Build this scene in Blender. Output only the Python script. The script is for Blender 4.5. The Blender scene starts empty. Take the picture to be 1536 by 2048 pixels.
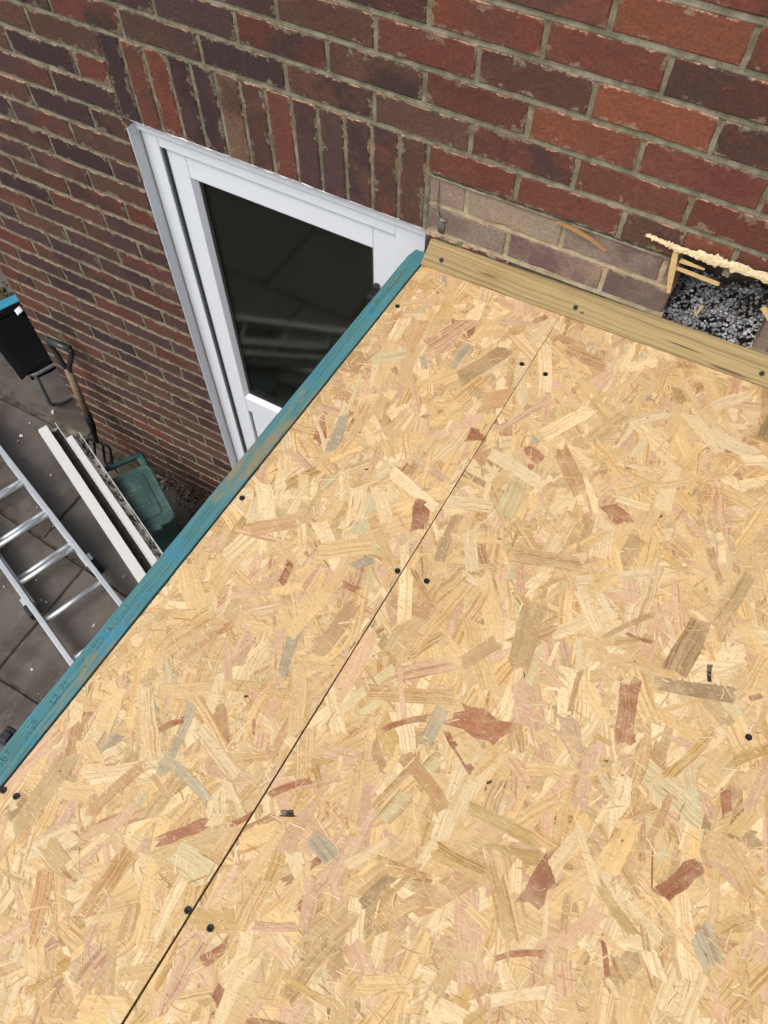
import bpy, bmesh, math, random
from mathutils import Vector, Matrix, noise

# ------------------------------------------------------------------ camera, sky, sun, exposure
scene = bpy.context.scene
COL = scene.collection
CAM = Vector((1.442, -1.344, 1.230))
RIGHT = Vector((0.8746, 0.4848, -0.0003)).normalized()
FWD = Vector((-0.2440, 0.4399, -0.8643)).normalized()
cam_d = bpy.data.cameras.new("camera")
cam_d.sensor_fit = 'VERTICAL'; cam_d.sensor_height = 36.0; cam_d.lens = 1538 / 2048 * 36
cam_d.clip_start = 0.02; cam_d.clip_end = 500
cam = bpy.data.objects.new("camera", cam_d); COL.objects.link(cam)
zax = -FWD; xax = (RIGHT - FWD * RIGHT.dot(FWD)).normalized(); yax = zax.cross(xax)
cam.matrix_world = Matrix(((xax.x, yax.x, zax.x, CAM.x), (xax.y, yax.y, zax.y, CAM.y), (xax.z, yax.z, zax.z, CAM.z), (0, 0, 0, 1)))
scene.camera = cam

SUN_DIR = Vector((-0.16, -0.60, 0.85)).normalized()
world = bpy.data.worlds.new("World"); scene.world = world; world.use_nodes = True
wn = world.node_tree; wn.nodes.clear()
sky = wn.nodes.new('ShaderNodeTexSky'); sky.sky_type = 'NISHITA'; sky.sun_disc = False
sky.sun_elevation = math.asin(SUN_DIR.z); sky.sun_rotation = math.atan2(SUN_DIR.x, SUN_DIR.y)
sky.dust_density = 4.0; sky.air_density = 1.0; sky.ozone_density = 1.0
hs = wn.nodes.new('ShaderNodeHueSaturation'); hs.inputs['Saturation'].default_value = 0.42
bg = wn.nodes.new('ShaderNodeBackground'); bg.inputs['Strength'].default_value = 0.15
wo = wn.nodes.new('ShaderNodeOutputWorld')
wn.links.new(sky.outputs[0], hs.inputs['Color']); wn.links.new(hs.outputs[0], bg.inputs['Color']); wn.links.new(bg.outputs[0], wo.inputs['Surface'])

sun_d = bpy.data.lights.new("sun", 'SUN'); sun_d.energy = 1.15; sun_d.angle = math.radians(28); sun_d.color = (1.0, 0.95, 0.88)
sun = bpy.data.objects.new("sun", sun_d); COL.objects.link(sun)
sun.rotation_euler = SUN_DIR.to_track_quat('Z', 'Y').to_euler(); sun.location = (-3, -3, 6)
scene.view_settings.view_transform = 'Standard'; scene.view_settings.look = 'None'
scene.view_settings.exposure = 0.28; scene.view_settings.gamma = 1.0

random.seed(7)
RND = random.Random(11)
GROUND = -2.10

# ------------------------------------------------------------------ helpers
def link(o, parent=None):
    COL.objects.link(o)
    if parent: o.parent = parent
    return o
def mesh_obj(name, verts, faces, mat, parent=None, smooth=False, attrs=None):
    me = bpy.data.meshes.new(name); me.from_pydata([tuple(v) for v in verts], [], faces); me.update()
    if mat is not None:
        for m in (mat if isinstance(mat, (list, tuple)) else [mat]): me.materials.append(m)
    if attrs:
        for an, (typ, data) in attrs.items():
            a = me.attributes.new(an, typ, 'POINT')
            flat = [c for v in data for c in v]
            a.data.foreach_set('color' if typ == 'FLOAT_COLOR' else 'vector', flat)
    if smooth: me.polygons.foreach_set('use_smooth', [True] * len(me.polygons))
    return link(bpy.data.objects.new(name, me), parent)
def bm_obj(name, bm, mat, parent=None, smooth=False):
    me = bpy.data.meshes.new(name); bmesh.ops.recalc_face_normals(bm, faces=bm.faces); bm.to_mesh(me); bm.free()
    for m in (mat if isinstance(mat, (list, tuple)) else [mat]): me.materials.append(m)
    if smooth: me.polygons.foreach_set('use_smooth', [True] * len(me.polygons))
    return link(bpy.data.objects.new(name, me), parent)
def thing(name, label, cat, loc=(0, 0, 0), group=None):
    o = bpy.data.objects.new(name, None); o.empty_display_size = 0.05; link(o); o.location = loc
    o['label'] = label; o['category'] = cat
    if group: o['group'] = group
    return o
def tag(o, label=None, cat=None, group=None, kind=None):
    for k, v in (('label', label), ('category', cat), ('group', group), ('kind', kind)):
        if v: o[k] = v
    return o
def bm_box(bm, x0, x1, y0, y1, z0, z1, bevel=0.0, seg=2):
    r = bmesh.ops.create_cube(bm, size=1.0)
    for v in r['verts']:
        v.co = Vector((x0 + (v.co.x + .5) * (x1 - x0), y0 + (v.co.y + .5) * (y1 - y0), z0 + (v.co.z + .5) * (z1 - z0)))
    if bevel > 0:
        es = {e for v in r['verts'] for e in v.link_edges}
        bmesh.ops.bevel(bm, geom=list(es), offset=bevel, segments=seg, affect='EDGES', profile=0.5)
def box(name, x0, x1, y0, y1, z0, z1, mat, parent=None, bevel=0.002):
    bm = bmesh.new(); bm_box(bm, x0, x1, y0, y1, z0, z1, bevel); return bm_obj(name, bm, mat, parent)
def tube_geo(pts, rad, n=10, cap=True):
    pts = [Vector(p) for p in pts]; V = []; F = []
    rads = rad if isinstance(rad, (list, tuple)) else [rad] * len(pts)
    prev = None
    for i, p in enumerate(pts):
        t = (pts[min(i + 1, len(pts) - 1)] - pts[max(i - 1, 0)]).normalized()
        if prev is None:
            a = Vector((0, 0, 1)) if abs(t.z) < .9 else Vector((1, 0, 0)); u = t.cross(a).normalized()
        else:
            u = (prev - t * prev.dot(t)).normalized()
        prev = u; w = t.cross(u)
        for k in range(n):
            a = 2 * math.pi * k / n
            V.append(p + (u * math.cos(a) + w * math.sin(a)) * rads[i])
    for i in range(len(pts) - 1):
        for k in range(n):
            k2 = (k + 1) % n
            F.append((i * n + k, i * n + k2, (i + 1) * n + k2, (i + 1) * n + k))
    if cap:
        F.append(tuple(range(n))[::-1]); F.append(tuple((len(pts) - 1) * n + k for k in range(n)))
    return V, F
def tube(name, pts, rad, mat, parent=None, n=10):
    V, F = tube_geo(pts, rad, n); return mesh_obj(name, V, F, mat, parent, smooth=True)
def arc_pts(pts, r=0.04, n=5):
    """round the corners of a polyline"""
    pts = [Vector(p) for p in pts]; out = [pts[0]]
    for i in range(1, len(pts) - 1):
        a = (pts[i - 1] - pts[i]); b = (pts[i + 1] - pts[i]); ra = min(r, a.length * .45, b.length * .45)
        p0 = pts[i] + a.normalized() * ra; p2 = pts[i] + b.normalized() * ra
        for k in range(n + 1):
            t = k / n; out.append(p0 * (1 - t) ** 2 + pts[i] * 2 * t * (1 - t) + p2 * t * t)
    out.append(pts[-1]); return out
def loft(rings, cap0=True, cap1=True):
    V = []; F = []; n = len(rings[0])
    for r in rings: V += r
    for i in range(len(rings) - 1):
        for k in range(n):
            k2 = (k + 1) % n; F.append((i * n + k, i * n + k2, (i + 1) * n + k2, (i + 1) * n + k))
    if cap0: F.append(tuple(range(n))[::-1])
    if cap1: F.append(tuple((len(rings) - 1) * n + k for k in range(n)))
    return V, F
def rrect(hx, hy, r, n=4):
    out = []
    for (sx, sy, a0) in ((1, 1, 0), (-1, 1, 90), (-1, -1, 180), (1, -1, 270)):
        for k in range(n + 1):
            a = math.radians(a0 + 90 * k / n); out.append((sx * (hx - r) + r * math.cos(a), sy * (hy - r) + r * math.sin(a)))
    return out

# ------------------------------------------------------------------ material helpers
class NT:
    def __init__(s, name):
        s.m = bpy.data.materials.new(name); s.m.use_nodes = True; s.t = s.m.node_tree; s.t.nodes.clear()
        s.out = s.n('ShaderNodeOutputMaterial'); s.b = s.n('ShaderNodeBsdfPrincipled'); s.l(s.b.outputs[0], s.out.inputs[0])
    def n(s, typ, **kw):
        x = s.t.nodes.new(typ)
        for k, v in kw.items(): setattr(x, k, v)
        return x
    def l(s, a, b): s.t.links.new(a, b)
    def set(s, sock, v):
        if isinstance(v, bpy.types.NodeSocket): s.l(v, sock)
        else: sock.default_value = v
    def math(s, op, a, b=0.0, c=0.0, clamp=False):
        x = s.n('ShaderNodeMath', operation=op, use_clamp=clamp)
        for i, v in enumerate((a, b, c)): s.set(x.inputs[i], v)
        return x.outputs[0]
    def attr(s, name, out='Color'): return s.n('ShaderNodeAttribute', attribute_name=name).outputs[out]
    def sep(s, v):
        x = s.n('ShaderNodeSeparateXYZ'); s.l(v, x.inputs[0]); return x.outputs
    def comb(s, x=0., y=0., z=0.):
        c = s.n('ShaderNodeCombineXYZ')
        for i, v in enumerate((x, y, z)): s.set(c.inputs[i], v)
        return c.outputs[0]
    def mapv(s, v, scale=(1, 1, 1), loc=(0, 0, 0), rot=(0, 0, 0)):
        x = s.n('ShaderNodeMapping'); s.l(v, x.inputs[0]); x.inputs['Scale'].default_value = scale; x.inputs['Location'].default_value = loc; x.inputs['Rotation'].default_value = rot
        return x.outputs[0]
    def noise(s, v, scale=5., detail=3., rough=.55, dist=0.):
        x = s.n('ShaderNodeTexNoise'); s.l(v, x.inputs['Vector'])
        for k, q in (('Scale', scale), ('Detail', detail), ('Roughness', rough), ('Distortion', dist)): s.set(x.inputs[k], q)
        return x.outputs['Fac']
    def ramp(s, f, lo, hi, a=0., b=1., smooth=True):
        x = s.n('ShaderNodeMapRange'); x.interpolation_type = 'SMOOTHSTEP' if smooth else 'LINEAR'
        for i, v in enumerate((f, lo, hi, a, b)): s.set(x.inputs[i], v)
        return x.outputs[0]
    def mix(s, f, a, b, mode='MIX'):
        x = s.n('ShaderNodeMix', data_type='RGBA', blend_type=mode); s.set(x.inputs[0], f)
        for i, v in ((6, a), (7, b)):
            s.set(x.inputs[i], (v[0], v[1], v[2], 1.) if isinstance(v, tuple) else v)
        return x.outputs[2]
    def gray(s, f):
        return s.comb(f, f, f)
    def obj(s): return s.n('ShaderNodeTexCoord').outputs['Object']
    def bump(s, h, strength=.3, dist=.001, normal=None):
        x = s.n('ShaderNodeBump'); s.set(x.inputs['Height'], h); x.inputs['Strength'].default_value = strength; x.inputs['Distance'].default_value = dist
        if normal is not None: s.l(normal, x.inputs['Normal'])
        return x.outputs[0]
    def fin(s, col, rough=.7, normal=None, metal=0., spec=None):
        s.set(s.b.inputs['Base Color'], (col[0], col[1], col[2], 1.) if isinstance(col, tuple) else col)
        s.set(s.b.inputs['Roughness'], rough); s.set(s.b.inputs['Metallic'], metal)
        if spec is not None: s.set(s.b.inputs['Specular IOR Level'], spec)
        if normal is not None: s.l(normal, s.b.inputs['Normal'])
        return s.m

def m_strand():
    t = NT('osb_strand'); tint = t.attr('tint'); loc = t.attr('loc', 'Vector'); x = t.sep(loc)
    al = t.n('ShaderNodeAttribute', attribute_name='tint').outputs['Alpha']
    pos = t.n('ShaderNodeNewGeometry').outputs['Position']
    warp = t.noise(loc, 11., 2.)
    v = t.math('ADD', x[1], t.math('MULTIPLY', t.math('SUBTRACT', warp, .5), .022))
    fr = t.math('ADD', 150., t.math('MULTIPLY', t.math('FRACT', x[2]), 170.))
    g1 = t.noise(t.comb(t.math('MULTIPLY', x[0], 2.2), t.math('MULTIPLY', v, fr), x[2]), 1., 1.5, .5)
    g2 = t.noise(t.comb(t.math('MULTIPLY', x[0], 30.), t.math('MULTIPLY', v, 560.), x[2]), 1., 3., .65)
    lines = t.ramp(g1, .46, .64)
    c = t.mix(t.math('MULTIPLY', lines, al), tint, t.mix(1., tint, (.70, .54, .40), 'MULTIPLY'))
    pale = t.ramp(g1, .46, .30, 0., .45)
    c = t.mix(pale, c, t.mix(1., c, (1.16, 1.18, 1.22), 'MULTIPLY'))
    blot = t.noise(loc, 26., 4., .65)
    c = t.mix(t.ramp(blot, .50, .78, 0., .55), c, t.mix(1., c, (.80, .68, .56), 'MULTIPLY'))
    c = t.mix(t.ramp(blot, .46, .28, 0., .5), c, t.mix(1., c, (1.1, 1.12, 1.14), 'MULTIPLY'))
    fr2 = t.sep(t.attr('fr', 'Vector')); st = t.noise(t.comb(t.math('MULTIPLY', x[0], 14.), t.math('MULTIPLY', x[1], 420.), x[2]), 1., 2., .6)
    endf = t.ramp(t.math('ADD', t.math('ABSOLUTE', fr2[0]), t.math('MULTIPLY', t.math('SUBTRACT', st, .5), .55)), .86, 1.02, 0., .55)
    sidf = t.ramp(t.math('ADD', t.math('ABSOLUTE', fr2[1]), t.math('MULTIPLY', t.math('SUBTRACT', st, .5), .5)), .90, 1.06, 0., .40)
    c = t.mix(t.math('MAXIMUM', endf, sidf), c, t.mix(t.noise(pos, 60., 3., .6), (.50, .345, .175), (.72, .56, .325)))
    glob = t.noise(pos, 7., 4., .6)
    c = t.mix(t.ramp(glob, .48, .70, 0., .45), c, t.mix(1., c, (.90, .80, .66), 'MULTIPLY'))
    c = t.mix(1., c, t.gray(t.math('ADD', .68, t.math('MULTIPLY', g2, .62))), 'MULTIPLY')
    spk = t.ramp(t.noise(loc, 130., 1.), .755, .79, 0., .85)
    c = t.mix(spk, c, (.14, .07, .04))
    mean = t.mix(t.noise(pos, 38., 4., .65), (.53, .365, .185), (.75, .57, .33))
    c = t.mix(t.ramp(t.noise(pos, 16., 5., .7), .44, .68, 0., .40), c, mean)
    for rot, lo in ((.5, .635), (1.5, .63), (2.4, .64)):
        ck = t.noise(t.mapv(pos, (62., 430., 1.), rot=(0., 0., rot)), 1., 2., .6)
        c = t.mix(t.ramp(ck, lo, lo + .07, 0., .55), c, (.27, .165, .08))
        c = t.mix(t.ramp(ck, .36, .30, 0., .5), c, (.82, .69, .46))
    h = t.math('ADD', t.math('MULTIPLY', g1, .8), g2)
    return t.fin(c, t.math('ADD', .60, t.math('MULTIPLY', g2, .2)), t.bump(h, .7, .0007), spec=.25)

def m_brick():
    t = NT('brick_face'); A = t.attr('tint'); B = t.attr('tintb'); loc = t.attr('loc', 'Vector'); sz = t.attr('bsz', 'Vector')
    p = t.sep(loc); s = t.sep(sz)
    P = t.comb(t.math('ADD', p[0], t.math('MULTIPLY', s[2], 17.3)), p[1], t.math('MULTIPLY', s[2], 5.1))
    n1 = t.noise(P, 11., 4., .6); n2 = t.noise(P, 150., 4., .65); n3 = t.noise(P, 800., 2.); n4 = t.noise(P, 42., 4., .6)
    half = t.ramp(t.math('ADD', p[0], t.math('MULTIPLY', t.math('SUBTRACT', n1, .5), .18)), -.03, .04)
    f = t.math('ADD', t.math('MULTIPLY', t.ramp(n1, .42, .62), .6), t.math('MULTIPLY', half, .4))
    c = t.mix(f, A, B)
    c = t.mix(t.ramp(n4, .52, .72, 0., .5), c, t.mix(1., c, (1.55, 1.35, 1.2), 'MULTIPLY'))
    c = t.mix(1., c, t.gray(t.math('ADD', .30, t.math('MULTIPLY', t.math('ADD', n2, t.math('MULTIPLY', n3, .3)), 1.2))), 'MULTIPLY')
    d = t.math('MINIMUM', t.math('SUBTRACT', s[0], t.math('ABSOLUTE', p[0])), t.math('SUBTRACT', s[1], t.math('ABSOLUTE', p[1])))
    ch = t.noise(P, 55., 4., .7); top = t.math('MULTIPLY', t.ramp(p[1], 0., .03, .0, .0046), t.ramp(n4, .36, .6))
    lim = t.math('ADD', t.math('MULTIPLY', t.math('MULTIPLY', t.ramp(ch, .46, .80), .009), t.ramp(t.noise(t.comb(t.math('MULTIPLY', s[2], 31.), p[0], p[1]), 6., 2.), .35, .7, .1, 1.)), t.math('SUBTRACT', top, .0008))
    chip = t.ramp(t.math('SUBTRACT', lim, d), -.0004, .0014)
    c = t.mix(t.math('MULTIPLY', chip, .8), c, t.mix(t.ramp(n2, .35, .65), (.30, .12, .07), (.50, .33, .225)))
    sm = t.noise(P, 23., 5., .7)
    lim2 = t.math('MULTIPLY', t.ramp(sm, .46, .74), .024)
    smear = t.ramp(t.math('SUBTRACT', lim2, d), 0., .006)
    c = t.mix(t.math('MULTIPLY', smear, t.ramp(n2, .3, .7, .15, .7)), c, (.28, .245, .17))
    spk = t.ramp(t.noise(P, 210., 2.), .74, .78, 0., .7)
    c = t.mix(spk, c, (.45, .30, .20))
    h = t.math('ADD', t.math('MULTIPLY', n2, .8), t.math('ADD', t.math('MULTIPLY', n3, .35), t.math('ADD', t.math('MULTIPLY', n4, .9), t.math('MULTIPLY', chip, -.5))))
    return t.fin(c, .82, t.bump(h, .9, .0022), spec=.25)

def m_mortar(name='mortar', col=(.245, .228, .162), dark=(.125, .114, .076)):
    t = NT(name); o = t.obj(); n = t.noise(o, 30., 5., .65); f = t.noise(o, 320., 3., .6); b = t.noise(o, 7., 3.)
    c = t.mix(t.ramp(n, .35, .72), dark, col); c = t.mix(t.ramp(b, .5, .75, 0., .45), c, (.36, .33, .25))
    c = t.mix(1., c, t.gray(t.math('ADD', .6, t.math('MULTIPLY', f, .8))), 'MULTIPLY')
    return t.fin(c, .92, t.bump(t.math('ADD', n, t.math('MULTIPLY', f, .5)), .8, .002), spec=.15)

def m_timber(name, base, dark, axis, grain=(1.2, 150.), knots=(), extra=None, wash=None):
    """sawn timber, grain along axis ('X' or 'Y'); knots: (u, v, ru, rv) in metres along/across"""
    t = NT(name); o = t.obj(); p = t.sep(o)
    u, v = (p[0], t.math('ADD', p[1], p[2])) if axis == 'X' else (p[1], t.math('ADD', p[0], p[2]))
    w = t.noise(o, 6., 3.)
    bend = t.math('MULTIPLY', t.math('SUBTRACT', w, .5), .016)
    km = None
    for (ku, kv, ru, rv) in knots:
        du = t.math('DIVIDE', t.math('SUBTRACT', u, ku), ru); dv = t.math('DIVIDE', t.math('SUBTRACT', v, kv), rv)
        r2 = t.math('ADD', t.math('MULTIPLY', du, du), t.math('MULTIPLY', dv, dv))
        e = t.math('POWER', 2.718, t.math('MULTIPLY', r2, -.9))
        bend = t.math('ADD', bend, t.math('MULTIPLY', e, rv * 1.2))
        km = e if km is None else t.math('MAXIMUM', km, e)
    vv = t.math('ADD', v, bend)
    g = t.noise(t.comb(t.math('MULTIPLY', u, grain[0]), t.math('MULTIPLY', vv, grain[1]), 0.), 1., 3., .6)
    fine = t.noise(t.comb(t.math('MULTIPLY', u, 30.), t.math('MULTIPLY', vv, 1100.), 0.), 1., 2.)
    c = t.mix(t.ramp(g, .40, .68), base, dark)
    c = t.mix(t.ramp(t.noise(o, 9., 3.), .5, .75, 0., .4), c, t.mix(1., c, (.80, .70, .55), 'MULTIPLY'))
    if wash:
        k = t.ramp(t.noise(t.mapv(o, (14., 3., 14.) if axis == 'Y' else (3., 14., 14.)), 1., 5., .7), wash[1], wash[2])
        c = t.mix(k, c, wash[0])
        k2 = t.ramp(t.noise(o, 22., 5., .75), .52, .66, 0., .75); c = t.mix(k2, c, wash[3])
    if km is not None: c = t.mix(t.ramp(km, .25, .85, 0., .85), c, (.075, .045, .022))
    c = t.mix(1., c, t.gray(t.math('ADD', .78, t.math('MULTIPLY', fine, .44))), 'MULTIPLY')
    return t.fin(c, .72, t.bump(t.math('ADD', g, t.math('MULTIPLY', fine, .6)), .5, .001), spec=.3)

def m_slab():
    t = NT('sandstone_slab'); o = t.obj(); tint = t.n('ShaderNodeObjectInfo').outputs['Random']
    g = t.n('ShaderNodeNewGeometry').outputs['Position']
    n = t.noise(g, 3.2, 5., .6, .6); n2 = t.noise(g, 14., 5., .65); f = t.noise(g, 220., 3.)
    c = t.mix(t.ramp(n, .35, .65), (.062, .049, .038), (.116, .094, .076))
    c = t.mix(t.ramp(tint, 0., 1., 0., .5), c, t.mix(1., c, (.80, .86, .84), 'MULTIPLY'))
    c = t.mix(t.ramp(n2, .55, .72, 0., .55), c, (.155, .132, .110))
    c = t.mix(t.ramp(n2, .30, .44, .55, 0.), c, (.042, .036, .030))
    c = t.mix(1., c, t.gray(t.math('ADD', .75, t.math('MULTIPLY', f, .5))), 'MULTIPLY')
    return t.fin(c, t.ramp(n, .3, .7, .26, .55), t.bump(t.math('ADD', n2, t.math('MULTIPLY', f, .25)), .45, .004))

def m_pvc(name, col=(.72, .76, .81), rough=.28, dirt=.0, dcol=(.12, .09, .05)):
    t = NT(name); o = t.obj(); n = t.noise(o, 9., 4., .6); f = t.noise(o, 90., 4., .7)
    c = t.mix(t.ramp(n, .45, .75, 0., .25), col, (col[0] * .86, col[1] * .86, col[2] * .85))
    c = t.mix(t.ramp(f, .62, .75, 0., .25 + dirt), c, dcol if dirt else (.45, .44, .42))
    return t.fin(c, t.math('ADD', rough, t.math('MULTIPLY', n, .2)), t.bump(n, .06, .001))

def m_plain(name, col, rough=.5, metal=0., nscale=25., amp=.25, bump=.1, spec=None):
    t = NT(name); o = t.obj(); n = t.noise(o, nscale, 4., .6)
    c = t.mix(1., t.mix(0., col, col), t.gray(t.math('ADD', 1. - amp, t.math('MULTIPLY', n, 2 * amp))), 'MULTIPLY')
    return t.fin(c, rough, t.bump(n, bump, .001), metal, spec)

M_STRAND = m_strand(); M_BRICK = m_brick(); M_MORTAR = m_mortar()
M_MORTAR_BUFF = m_mortar('buff_mortar', (.42, .35, .23), (.28, .23, .15))
M_SLAB = m_slab(); M_JOINT = m_mortar('slab_joint', (.13, .115, .09), (.05, .042, .03))
M_PVC = m_pvc('white_pvc'); M_PVC_OLD = m_pvc('weathered_pvc', (.60, .60, .59), .4, .25, (.20, .17, .13))

# ------------------------------------------------------------------ colours of bricks
DARK = (.042, .025, .025); PURP = (.060, .034, .032); BROWN = (.084, .043, .033); REDB = (.108, .040, .029); ORNG = (.152, .053, .032); TAN = (.155, .098, .062)
GREYB = (.215, .168, .135); MAUVE = (.125, .086, .078)
def jit(c, a=.18):
    k = 1 + RND.uniform(-a, a); return tuple(max(0., v * k * (1 + RND.uniform(-.06, .06))) for v in c)
def pick_brick(x, z, kind):
    if kind == 'grey': return (jit(GREYB, .1), jit(RND.choice((GREYB, MAUVE)), .1)) if z > .06 else (jit(MAUVE), jit(RND.choice((GREYB, MAUVE))))
    if kind == 'soldier': pool = [DARK, PURP, BROWN, REDB, PURP, DARK, BROWN]
    elif x > .75 and z > .15: pool = [ORNG, REDB, REDB, ORNG, BROWN, REDB, PURP]  # redder mix: the warmer light at upper right is put into the brick colours
    elif z > .2: pool = [REDB, PURP, DARK, REDB, BROWN, BROWN, PURP]
    else: pool = [BROWN, PURP, DARK, REDB, BROWN, PURP, BROWN]
    a = RND.choice(pool); b = RND.choice(pool) if RND.random() < .6 else a
    return jit(a), jit(b)

# ------------------------------------------------------------------ house wall: every brick built
wall = thing('house_wall', 'dark red brick house wall with soldier course above the white door', 'wall')
XL, XR, ZT = -1.055, 2.12, 0.975
DX0, DX1 = -0.094, 0.803          # door opening
SP = (DX1 - DX0) / 13
def brick_geo(x0, x1, z0, z1, y, depth, ca, cb, rough=1.0):
    L, H = x1 - x0, z1 - z0; cx, cz = (x0 + x1) / 2, (z0 + z1) / 2; seed = RND.random() * 10
    per = []
    nx = max(3, int(L / .02)); nz = max(3, int(H / .016))
    for i in range(nx): per.append((-L / 2 + L * i / nx, -H / 2))
    for i in range(nz): per.append((L / 2, -H / 2 + H * i / nz))
    for i in range(nx): per.append((L / 2 - L * i / nx, H / 2))
    for i in range(nz): per.append((-L / 2, H / 2 - H * i / nz))
    n = len(per); V = []; loc = []
    tilt = RND.uniform(-.006, .006); ty = RND.uniform(-.008, .008); tx = RND.uniform(-.004, .004)
    inn = []; mid = []; bak = []
    for (u, v) in per:
        k = noise.noise(Vector((u * 45 + seed * 9, v * 45, seed))) * .0014 * rough
        chip = max(0., noise.noise(Vector((u * 70 + seed * 5, v * 70, seed + 4))) - .25) * .011 * rough
        sx = (L / 2 - .0028 - chip) / (L / 2); sz = (H / 2 - .0028 - chip) / (H / 2)
        ou, ov = u * (1 - k / (L / 2)), v * (1 - k / (H / 2))
        inn.append((u * sx, v * sz, RND.uniform(-.0005, .0005)))
        mid.append((ou, ov, .0028 + chip * .5)); bak.append((ou, ov, depth))
    for ring in (inn, mid, bak):
        for (u, v, dy) in ring:
            uu = u - v * tilt; vv = v + u * tilt
            V.append((cx + uu, y + dy + u * tx + v * ty, cz + vv)); loc.append((u, v, dy))
    F = [tuple(range(n))]
    for a, b in ((0, n), (n, 2 * n)):
        for i in range(n):
            j = (i + 1) % n; F.append((a + i, b + i, b + j, a + j))
    N = len(V)
    return V, F, dict(tint=('FLOAT_COLOR', [(*ca, 1.)] * N), tintb=('FLOAT_COLOR', [(*cb, 1.)] * N), loc=('FLOAT_VECTOR', loc), bsz=('FLOAT_VECTOR', [(L / 2, H / 2, seed)] * N))
bricks = []     # (x0,x1,z0,z1,y,depth,kind)
J = .0048
def in_hole(n, x0, x1): return n in (0, 1) and x1 > 1.37 and x0 < 1.60
n0 = round((GROUND) / .075); nrows = int(round(ZT / .075))
perps = []      # (x, z0, z1, y, kind)
for n in range(n0, nrows):
    z0, z1 = n * .075, (n + 1) * .075
    spans = []
    if n < 0: spans = [(XL, DX0)] + ([(DX1, DX1 + .22)] if n >= -3 else [])
    elif n < 3: spans = [(XL, DX0), (DX1, XR)]
    else: spans = [(XL, XR)]
    for (a, b) in spans:
        off = (-.094 if n % 2 == 0 else -.094 - .1125) if a == XL and b == DX0 else (.1125 if n % 2 == 0 else 0.)
        grey = a == DX1 and n in (0, 1)
        cuts = [a]; k = math.floor((a - off) / .225)
        while True:
            x = off + .225 * k
            if x > b - .03: break
            if x > a + .045: cuts.append(x + RND.uniform(-.004, .004))
            k += 1
        cuts.append(b)
        for i in range(len(cuts) - 1):
            x0, x1 = cuts[i], cuts[i + 1]
            if i > 0: perps.append((x0, z0, z1, .006 if grey else 0., 'grey' if grey else ''))
            x0j = x0 + (J if i > 0 or a == DX1 else 0); x1j = x1 - (J if i < len(cuts) - 2 else 0)
            if a == DX1 and in_hole(n, x0, x1):
                if x0 < 1.36: bricks.append((x0j, 1.368 if n == 1 else 1.382, z0 + J, z1 - J, .006, .10, 'grey'))
                if x1 > 1.61: bricks.append((1.578 if n == 0 else 1.602, x1j, z0 + J, z1 - J, .006, .10, 'grey'))
                continue
            near_hole = n == 2 and x1 > 1.37 and x0 < 1.64
            if near_hole and a == DX1:
                if x0 < 1.36:
                    bricks.append((x0j, 1.366, z0 + J, z1 - J, 0., .10, ''))
                    bricks.append((1.3665, x1j, z0 + .030, z1 - J, .001, .10, ''))
                else: bricks.append((x0j, x1j, z0 + .030, z1 - J, 0., .10, ''))
                continue
            dep = .10 if (grey or near_hole) else .03
            if b == DX0 and i == len(cuts) - 2: dep = .10
            bricks.append((x0j, x1j, z0 + J, z1 - J, (.006 if grey else 0.) + RND.uniform(-.001, .001), dep, 'grey' if grey else ''))
for i in range(13):
    x0 = DX0 + SP * i
    bricks.append((x0 + .0045, x0 + SP - .0045, .001, .22, RND.uniform(-.001, .001), .10, 'soldier'))
    if i: perps.append((x0, 0., .222, 0., 'thin'))
perps.append((DX0, 0., .225, 0., 'thin')); perps.append((DX1, 0., .225, 0., 'thin'))
def in_view(b):
    p = Vector(((b[0] + b[1]) / 2, 0, (b[2] + b[3]) / 2)) - CAM
    d = p.dot(FWD)
    u = p.dot(xax) / d * 1538; v = p.dot(yax) / d * 1538
    vis = abs(u) < 830 and abs(v) < 1090
    if p.x + CAM.x > DX1 and b[3] < -.02: vis = False
    return (0 if vis else 1, p.length)
bricks.sort(key=in_view)
rest = []
SPECIAL = {2: (ORNG, REDB), 5: (TAN, BROWN), 0: (DARK, DARK), 1: (REDB, BROWN), 3: (PURP, DARK), 4: (DARK, PURP)}
for i, (x0, x1, z0, z1, y, dep, kind) in enumerate(bricks):
    ca, cb = pick_brick((x0 + x1) / 2, z0, kind)
    if kind == 'soldier':
        k = int((x0 - DX0) / SP + .1)
        if k in SPECIAL: ca, cb = jit(SPECIAL[k][0], .1), jit(SPECIAL[k][1], .1)
    V, F, A = brick_geo(x0, x1, z0, z1, y, dep, ca, cb, 1.6 if kind == 'grey' else 1.0)
    if i < 296: mesh_obj('brick', V, F, M_BRICK, wall, attrs=A)
    else: rest.append((V, F, A))
if rest:
    V = []; F = []; A = {k: (t, []) for k, (t, _) in rest[0][2].items()}
    for v, f, a in rest:
        o = len(V); V += v; F += [tuple(q + o for q in ff) for ff in f]
        for k in A: A[k][1].extend(a[k][1])
    tag(mesh_obj('brick', V, F, M_BRICK, wall, attrs=A), kind='stuff')

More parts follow.
